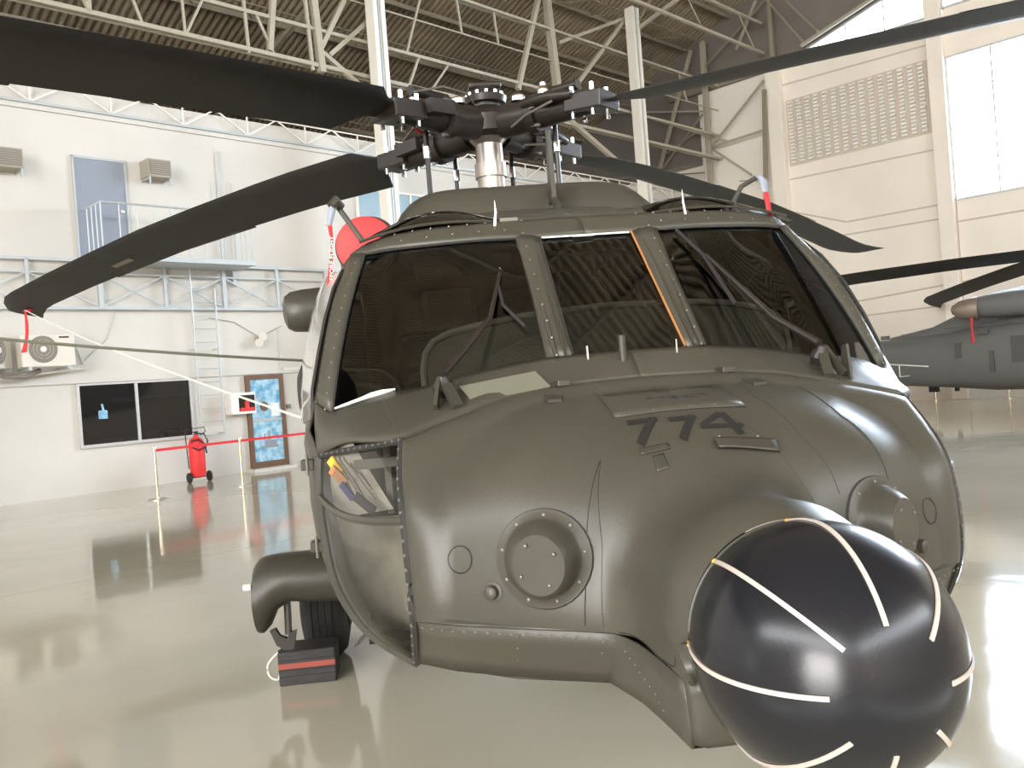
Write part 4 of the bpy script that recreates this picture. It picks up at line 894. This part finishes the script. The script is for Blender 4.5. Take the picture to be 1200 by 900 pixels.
# ---- landing gear
for sg in (-1, 1):
    f = lambda x, y, z: (x, sg * y, z)
    def gsec(y, z0, z1, xd=.15): 
        return [f(1.5 + xd * math.cos(q) * 1.25, y, (z0 + z1) / 2 + (z1 - z0) / 2 * math.sin(q)) for q in np.linspace(0, 2 * math.pi, 21)]
    ss = [gsec(1.05, .47, .76), gsec(1.3, .48, .76), gsec(1.45, .50, .76), gsec(1.52, .46, .76), gsec(1.56, .38, .755), gsec(1.60, .34, .74), gsec(1.625, .345, .71), gsec(1.635, .38, .66, .12)]
    mb = MB().grid(ss); mb.add(ss[-1][:-1], [tuple(range(20))]); lg = mb.build('gear_stub', M['hull2'], H, smooth=True)
    MB().tube([f(1.64, 1.63, .62), f(1.64, 1.67, .62)], .018, 10).build('cleat_light', M['white'], lg)
    MB().lathe(f(.86, 1.20, .33), (0, sg, 0), [(0, .2), (.02, .29), (.06, .325), (.11, .333), (.16, .333), (.21, .325), (.25, .29), (.27, .2)], 40).build('tyre', M['rubber'], lg, smooth=True)
    for k in range(4): MB().tube([f(.86 + .334 * math.cos(q), 1.27 + k * .04, .33 + .334 * math.sin(q)) for q in np.linspace(0, 2 * math.pi, 41)], .003, 4, False).build('tyre_groove', M['int'], lg)
    MB().lathe(f(.86, 1.18, .33), (0, sg, 0), [(0, .12), (.01, .16), (.28, .16), (.30, .10)], 24).build('wheel_hub', M['hull2'], lg)
    MB().tube([f(1.50, 1.47, .52), f(1.52, 1.475, .32)], .02, 10).build('drag_strut', M['hull2'], lg)
    MB().prism([(-.06, 0), (-.02, -.03), (.03, -.03), (.05, .07), (.01, .06), (0, .03), (-.04, .05), (-.06, .09), (-.09, .08)], -.02, .02, lambda x, y, z: f(1.52 + z, 1.48 - x, .27 + y)).build('mooring_ring', M['hub'], lg)
    MB().tube([f(1.1, 1.1, .75), f(.86, 1.17, .35)], .05, 12).build('shock_strut', M['hull2'], lg)
# tail wheel
MB().lathe((-7.7, -.06, .2), (0, 1, 0), [(0, .12), (.02, .19), (.06, .2), (.10, .19), (.12, .12)], 24).build('tail_wheel', M['rubber'], H)
MB().tube([(-7.0, 0, 1.4), (-7.7, 0, .2)], .05, 10).build('tail_strut', M['hull2'], H)
# ---- rotor: mast, hub, four arms with blades
RZ = 3.47
MB().lathe((0, 0, 2.66), (0, 0, 1), [(0, .10), (.42, .10), (.421, .115), (.52, .115), (.521, .10), (.66, .10), (.70, .14)], 32).build('mast_sleeve', M['mast'], H, smooth=True)
hb = MB().lathe((0, 0, 3.36), (0, 0, 1), [(0, .15), (.03, .20), (.14, .22), (.2, .17), (.23, .11), (.25, .11), (.255, .15), (.30, .16), (.31, .12), (.315, .02)], 28).build('rotor_hub', M['hub'], H, smooth=True)
MB().lathe((0, 0, 3.67), (0, 0, 1), [(0, .12), (.02, .13), (.04, .12), (.045, .02)], 28).build('hub_cap', M['hub'], hb, smooth=True)
rv = MB()
for k in range(12): rv.lathe((.13 * math.cos(k * R(30)), .13 * math.sin(k * R(30)), 3.67), (0, 0, 1), [(0, .014), (.02, .014), (.021, .002)], 8)
stuff(rv.build('hub_bolts', M['steel'], hb))
cap_box = MB().box((-.09, -.12, 3.715), (.09, .12, 3.765)).build('hub_lift_block', M['hub'], hb, bev=.02)
def blade(az, zt, pitch, zr=3.45, ziq=None):
    ca, sa = math.cos(R(az)), math.sin(R(az))
    e1 = np.array([ca, sa, 0]); e2 = np.array([-sa, ca, 0]); e3 = np.array([0, 0, 1.])
    def zc(r): return float(np.interp(r, [0, .9, 1.4, 2.3, 3.4, 5, 8.2], [3.47, 3.40, 3.35, 3.30, 3.225, 3.08, 2.75])) if abs(az) < 90 else float(np.interp(r, [0, .9, 2.2, 4.2, 6.1, 7.0, 8.2], [3.44, 3.40, 3.42, 3.375, 3.24, 3.16, 3.04]))
    def P(r, c, h, pt): # c chordwise (leading +), h thickness
        return e1 * r + e2 * (c * math.cos(pt) - h * math.sin(pt)) + e3 * (zc(r) + c * math.sin(pt) + h * math.cos(pt))
    arm = MB()
    arm.tube([P(.15, 0, 0, 0), P(.30, 0, 0, 0), P(.45, 0, 0, 0), P(.75, 0, 0, 0), P(.9, 0, 0, 0)], [.12, .115, .10, .085, .075], 14)
    a_ = arm.build('blade_spindle', M['hub'], H, smooth=True)
    MB().tube([P(.42, .0, 0, 0), P(.50, 0, 0, 0)], .135, 18).build('elastomeric_bearing', M['hub'], a_, smooth=True)
    MB().lathe(P(.3, .0, .12, 0), e3, [(0, .05), (.03, .05), (.05, .03)], 12).build('droop_stop', M['steel'], a_)
    MB().bar(P(.55, .16, .02, 0), P(.78, .16, .02, 0), .05, .09).build('pitch_horn', M['hub'], a_)
    MB().tube([P(.45, .02, .13, 0), P(.80, .02, .15, 0)], .035, 12).build('damper', M['hub'], a_, smooth=True)
    MB().tube([P(.43, -.13, .05, 0), P(.62, -.14, .06, 0), P(.83, -.12, .05, 0)], [.03, .045, .03], 12).build('damper_body', M['hub'], a_, smooth=True)
    lo_ = {-45: -.17, 45: .17, -135: -.17, 135: .17}[az]
    MB().tube([P(.48, lo_, -.02, 0), P(.48, lo_, 0, 0) * np.array([1, 1, 0]) + e3 * 2.70], .018, 8).build('pitch_link', M['hub'], a_)
    MB().tube([P(.48, lo_, .0, 0), P(.66, .17 * np.sign(lo_), .02, 0)], .03, 10).build('horn_arm', M['hub'], a_)
    MB().tube([P(.48, lo_, -.16, 0), P(.48, lo_, -.24, 0)], .027, 10).build('link_end', M['chrome'], a_)
    MB().tube([P(.25, .10, .10, 0), P(.4, .16, .14, 0), P(.6, .13, .17, 0), P(.8, .05, .13, 0)], .008, 6).build('hydraulic_line', M['rivet'], a_, smooth=True)
    MB().tube([P(.3, -.1, -.08, 0), P(.5, -.2, -.05, 0), P(.7, -.16, .02, 0)], .009, 6).build('hydraulic_line', M['redb'] if az < 0 else M['rivet'], a_, smooth=True)
    MB().lathe(P(.62, -.14, .06, 0), e3, [(0, .035), (.05, .04), (.08, .02), (.1, .02)], 12).build('reservoir', M['steel'], a_)
    for q_ in range(6): MB().bar(P(.44 + .0, .12 * math.cos(q_), .12 * math.sin(q_), 0), P(.53, .13 * math.cos(q_), .13 * math.sin(q_), 0), .018).build('bearing_bolt', M['rivet'], a_)
    for rr, cc in ((.80, .07), (.80, -.07), (.97, .09), (.97, -.09)):
        MB().tube([P(rr, cc, -.10, 0), P(rr, cc, .11, 0)], .016, 8).build('blade_pin', M['chrome'], a_)
    MB().bar(P(.76, 0, 0, 0), P(1.05, 0, 0, 0), .24, .12).build('blade_cuff', M['hub'], a_, bev=.01)
    bl = MB(); secs_ = []
    prof = [(.25, 0), (.215, .026), (.13, .034), (0, .030), (-.13, .016), (-.275, .002), (-.275, -.002), (-.13, -.012), (0, -.022), (.13, -.026), (.215, -.02)]
    for r, sc, sw in [(.98, .36, 0), (1.10, .40, .03), (1.16, .55, .03), (1.26, 1.0, 0), (2.0, 1.0, 0), (2.5, 1, 0), (3.5, 1, 0), (4.5, 1, 0), (5.5, 1, 0), (6.5, 1, 0), (7.5, 1, 0), (7.75, 1, -.02), (8.0, .96, -.10), (8.17, .88, -.19)]:
        pt = R(pitch + 10 * (1 - r / 8.2) - 5)
        secs_.append([tuple(P(r, c * sc + sw, h * min(1, sc + .1), pt)) for c, h in prof] + [tuple(P(r, prof[0][0] * sc + sw, 0, pt))])
    bl.grid(secs_); n = len(prof); bl.add([p for p in secs_[-1][:-1]], [tuple(range(n))]); bl.add([p for p in secs_[0][:-1]], [tuple(range(n))[::-1]])
    b_ = bl.build('rotor_blade', M['blade'], H, smooth=True)
    tb = MB()
    pt = R(pitch + 10 * (1 - 6.0 / 8.2) - 5)
    MB().grid([[tuple(P(r, c, -.024 if c > -.1 else -.018, pt)) for c in (-.12, -.05)] for r in (5.2, 5.6)]).build('blade_decal', M['acg'], b_)
    MB().grid([[tuple(P(r, -.275, .001, R(pitch + 10 * (1 - r / 8.2) - 5))), tuple(P(r, -.30, 0, R(pitch + 10 * (1 - r / 8.2) - 5)))] for r in (3.2, 4.5, 5.9)]).build('trim_tab', M['blade2'], b_)
    return P, zc
PA, _ = blade(-45, 2.85, 11); PB, _ = blade(45, 2.75, 8); PC, _ = blade(-135, 2.98, 20); PD, _ = blade(135, 2.98, 7)

# ================================================================== things on and around the helicopter
def hthing(name, label, cat, p, group=None): return thing(name, label, cat, HM @ Matrix.Translation(Vector(p)), group)
t = hthing('intake_cover', 'round red engine intake cover above the starboard windscreen corner', 'cover', (1.78, -.88, 2.36))
MB().lathe((0, 0, 0), (1, 0, 0), [(-.05, .15), (0, .152), (.03, .15), (.035, .14)], 40).build('cover_disc', M['red'], t, smooth=True)
MB().lathe((-.06, 0, 0), (1, 0, 0), [(0, .16), (.03, .16)], 40).build('cover_rim', M['hull3'], t)
MB().tube([(.04, -.02, -.03), (.09, -.01, -.02), (.04, .03, -.02)], .006, 6).build('cover_handle', M['white'], t)
def cloth(pts, wd, nm, m_, par, wdir=(0, 1, 0)):
    P = spl(pts, 24); wv = np.array(wdir, float)
    W = wd if isinstance(wd, (list, tuple)) else [wd, wd]
    rows = [[tuple(p - wv * w2 / 2), tuple(p + wv * w2 / 2)] for p, w2 in zip(P, np.interp(np.linspace(0, 1, 24), np.linspace(0, 1, len(W)), W))]
    o = MB().grid(rows).build(nm, m_, par, smooth=True); k = o.modifiers.new('thickness', 'SOLIDIFY'); k.thickness = .002; return o
# pitot tubes with covers and streamers
t = hthing('pitot_cover', 'grey pitot tube cover with long red streamer lettered in white, starboard side', 'cover', (2.9, -.94, 2.34), 'covers on the pitot tubes')
MB().tube([(0, .09, -.14), (.0, .005, .0)], .011, 8).build('pitot_mast', M['hull2'], H if False else t)
MB().tube([(.0, .02, -.0), (.02, -.005, .02), (.03, -.02, .0)], [.015, .026, .02], 8).build('pitot_head', M['hull2'], t, smooth=True)
cloth([(.03, .0, .03), (.03, -.02, -.02), (.03, -.035, -.075)], [.012, .03, .028, .02], 'cover_sleeve', M['greydoor'], t)
st = cloth([(.03, -.032, -.07), (.03, -.03, -.13), (.04, -.035, -.2), (.04, -.055, -.33), (.03, -.08, -.43)], [.018, .010, .018, .026, .026], 'streamer', M['redb'], t)
tx = bpy.data.curves.new('txt', 'FONT'); tx.body = 'REMOVE BEFORE FLIGHT'; tx.size = .020; tx.extrude = .0008
to = bpy.data.objects.new('txt', tx); col.objects.link(to); bpy.context.view_layer.update()
me = bpy.data.meshes.new_from_object(to.evaluated_get(bpy.context.evaluated_depsgraph_get())); col.objects.unlink(to); me.materials.clear(); me.materials.append(M['white'])
wx = max(v.co.x for v in me.vertices)
lt = bpy.data.objects.new('streamer_lettering', me); col.objects.link(lt); lt.parent = t
yv = Vector((0, .16, 1)).normalized(); xv = Vector((1, 0, 0))
# letters run up the streamer: text x -> up, text y -> -port
B = Matrix((( 0, 0, 1, .054), (yv.y, -1, 0, -.044), (yv.z, 0, 0, -.42), (0, 0, 0, 1))); sc_ = .30 / wx
lt.matrix_local = B @ Matrix.Diagonal((sc_, 1.0, 1, 1))
t = hthing('pitot_cover', 'grey and red pitot tube cover on the port side of the roof', 'cover', (2.9, .74, 2.33), 'covers on the pitot tubes')
MB().tube([(0, -.07, -.09), (.0, -.01, .0), (.02, .05, .03)], .010, 8).build('pitot_mast', M['hull2'], t)
cloth([(.03, .055, .035), (.03, .075, .01), (.03, .08, -.035)], [.03, .035, .03], 'cover_sleeve', M['greydoor'], t)
cloth([(.03, .08, -.035), (.03, .085, -.08), (.03, .09, -.14), (.0, .12, -.3), (.2, .25, -.5)], [.022, .02, .018, .02], 'streamer', M['redb'], t)
# wheel chock
t = thing('wheel_chock', 'dark timber wheel chock with a red stripe in front of the left tyre', 'chock', Matrix.Translation((1.27, -1.39, 0)))
MB().box((-.11, -.165, 0), (.13, .15, .19)).build('timber_block', M['wood'], t, bev=.008)
MB().box((.13, -.163, .095), (.133, .148, .125)).build('red_stripe', mat('faded_red_stripe', (.32, .07, .05), .7), t)
for z in (.05, .085, .14): MB().box((.13, -.164, z), (.1312, .149, z + .003)).build('timber_joint', M['int'], t)
MB().tube([tuple(q) for q in spl([(.06, -.13, .185), (.09, -.18, .17), (.1, -.225, .12), (.1, -.22, .06), (.09, -.18, .03), (.08, -.163, .06)], 20)], .006, 8).build('rope_loop', M['rope'], t, smooth=True)
MB().tube([(.05, -.12, .19), (.07, -.15, .21), (.08, -.17, .185), (.07, -.14, .17)], .007, 6).build('shackle', M['chrome'], t)
# ropes
def rope(name, label, p, q, sag, r, m_, n=24):
    p = Vector(p); q = Vector(q); base = q.copy()
    pts = [p.lerp(q, i / n) - Vector((0, 0, sag * 4 * (i / n) * (1 - i / n))) - base for i in range(n + 1)]
    o = MB().tube(pts, r, 6).build(name, m_, smooth=True); o.location = base; tag(o, label, 'rope'); return o
tipC = HM @ Vector(PC(8.0, -.12, -.03, R(7)))
rope('blade_tie_rope', 'thin white rope from the drooping left blade tip to the cockpit side', tipC, HM @ V(2.2, -1.22, 1.50), .05, .006, M['rope'])
rope('blade_tie_strap', 'thin olive strap running from the left edge of the picture to the hull', HM @ V(5.9, -5.6, 2.3) if False else HM @ Vector(PA(8.0, 0, -.05, 0)), HM @ V(1.3, -1.24, 1.80), .12, .008, M['cable'])
t = hthing('tip_streamer', 'red streamer hanging from the drooping left blade tip', 'streamer', tuple(PC(8.0, -.12, -.03, R(7))))
cloth([(0, 0, 0), (.02, .02, -.15), (.0, -.0, -.34), (.0, -.05, -.55)], [.04, .10, .10, .18], 'streamer_tail', M['redb'], t, (.7, .7, 0))
MB().tube([(-.1, -.15, .06), (0, 0, 0), (.05, .1, -.02)], .02, 8).build('tip_hook', M['red'], t)

# ================================================================== second helicopter by the gable wall
def second():
    # local frame: x towards its nose, y towards the camera side, z up
    nose_dir = (-HG * -1)  # along +v
    base = hall(6.8, 13.9, 0)
    X = HG.copy(); Yv = -HL.copy() * 1.0; Z_ = V(0, 0, 1)
    ang = -.14; X = (Matrix.Rotation(ang, 3, 'Z') @ HG); Yv = Z_.cross(X)
    mw = Matrix(((X.x, Yv.x, 0, base.x), (X.y, Yv.y, 0, base.y), (0, 0, 1, 0), (0, 0, 0, 1)))
    t = thing('helicopter', 'second grey green helicopter parked at right by the gable wall', 'helicopter', mw)
    def ov(x, w_, zb, zt, n=24): return [(x, w_ * math.copysign(abs(math.sin(q)) ** .7, math.sin(q)), (zb + zt) / 2 + (zt - zb) / 2 * math.copysign(abs(math.cos(q)) ** .7, math.cos(q))) for q in np.linspace(0, 2 * math.pi, n + 1)]
    MB().grid([ov(-3.0, .85, .62, 2.05), ov(-2.0, 1.15, .53, 2.3), ov(0, 1.18, .5, 2.38), ov(3, 1.15, .5, 2.38), ov(4, 1.0, .6, 2.2), ov(5.2, .6, .8, 1.5), ov(5.6, .1, 1.0, 1.2)]).build('cabin', M['hull_b'], t, smooth=True)
    MB().grid([ov(-3.0, .85, .62, 2.05), ov(-4.4, .52, .72, 1.98), ov(-6.0, .38, .85, 1.92), ov(-9.0, .27, 1.2, 1.75), ov(-10.0, .12, 1.4, 1.7)]).build('tail_boom', M['hull_b'], t, smooth=True)
    MB().prism([(-9.0, 1.6), (-10.2, 1.6), (-11.3, 3.7), (-10.6, 3.7)], -.08, .08, lambda x, y, z: (x, z, y)).build('tail_fin', M['hull_b'], t)
    MB().grid([ov(-4.8, .15, 1.7, 2.02), ov(-3.6, .35, 1.8, 2.2), ov(-2.9, .5, 1.9, 2.45), ov(-2.4, .7, 1.9, 2.7), ov(-1.9, .9, 2.1, 2.9), ov(-.5, 1.0, 2.2, 3.0), ov(1.6, .85, 2.2, 3.0), ov(2.4, .6, 2.2, 2.5)]).build('engine_deck', M['hull_b'], t, smooth=True)
    for sg in (-1, 1):
        e = MB().lathe((-2.15, sg * .92, 2.55), (1, 0, 0), [(0, .22), (.3, .27), (.8, .30), (2.6, .30), (3.0, .22)], 24).build('engine_nacelle', M['hull_b'], t, smooth=True)
        MB().lathe((-2.05, sg * 1.0, 2.52), (-1, sg * .35, .0), [(0, .27), (.2, .255), (.4, .20), (.55, .10), (.58, .02)], 24).build('exhaust_cover', M['exh'], e, smooth=True)
        cloth([(-2.1, sg * 1.25, 2.3), (-2.1, sg * 1.27, 2.0), (-2.08, sg * 1.28, 1.72)], [.06, .04, .07], 'streamer', M['redb'], t, (1, 0, 0))
        MB().lathe((1.2, sg * 1.2, .33), (0, sg, 0), [(0, .2), (.02, .3), (.12, .33), (.22, .3), (.25, .2)], 24).build('tyre', M['rubber'], t)
    for (x, z, a, b) in ((-2.6, 1.55, .08, .18), (-1.9, 1.95, .12, .05), (-1.75, 1.25, .05, .25), (-1.0, 1.5, .3, .3), (-1.9, 2.1, .9, .012), (-5.3, 1.15, .5, .05)):
        y = 1.17 if x > -2.2 else (.98 if x > -3 else .50); MB().box((x - a, -y - .012, z - b), (x + a, -y + .03, z + b)).build('dark_panel', M['dim'], t)
    MB().tube([(-6.0, -.75, 1.62), (-4.4, -.95, 1.33), (-3.3, -1.10, 1.22)], .018, 6).build('wire_antenna', M['white'], t)
    MB().tube([(-4.1, -1.0, 1.28), (-4.1, -1.0, 1.0), (-4.1, -.5, 1.0)], .015, 6).build('antenna_post', M['white'], t)
    for x, w_ in ((-3.95, .12), (-3.35, .04)): MB().box((x - w_, .3, .52), (x + w_, .4, .68)).build('belly_antenna', M['hull3'], t)
    for x in (-5.0, -4.4): MB().box((x - .1, -.05, 1.97), (x + .1, .05, 2.08)).build('boom_bump', M['hull_b'], t)
    MB().lathe((0, 0, 2.9), (0, 0, 1), [(0, .12), (.5, .12), (.52, .3), (.75, .3), (.8, .1)], 20).build('rotor_hub', M['hub'], t)
    for k, (az, dz) in enumerate(((142, -.5), (52, -.5), (-38, -.5), (-128, -.5))):
        c, s_ = math.cos(R(az)), math.sin(R(az)); rows = []
        for r in (.5, 1.4, 3, 5, 6.5, 7.6, 8.0, 8.17):
            sw = -.18 if r > 8.1 else (-.08 if r > 7.8 else 0); z = 3.6 + dz * (r / 8.17) ** 1.5; h_ = .26 if r > 1 else .1
            rows.append([(r * c - s_ * q, r * s_ + c * q, z + zz + q * .42) for q, zz in ((h_ + sw, 0), (.1 + sw, .05), (-h_ + sw, 0.01), (-h_ + sw, -.01), (.1 + sw, -.04), (h_ + sw, 0))])
        MB().grid(rows).build('rotor_blade', M['blade'], t, smooth=True)
second()
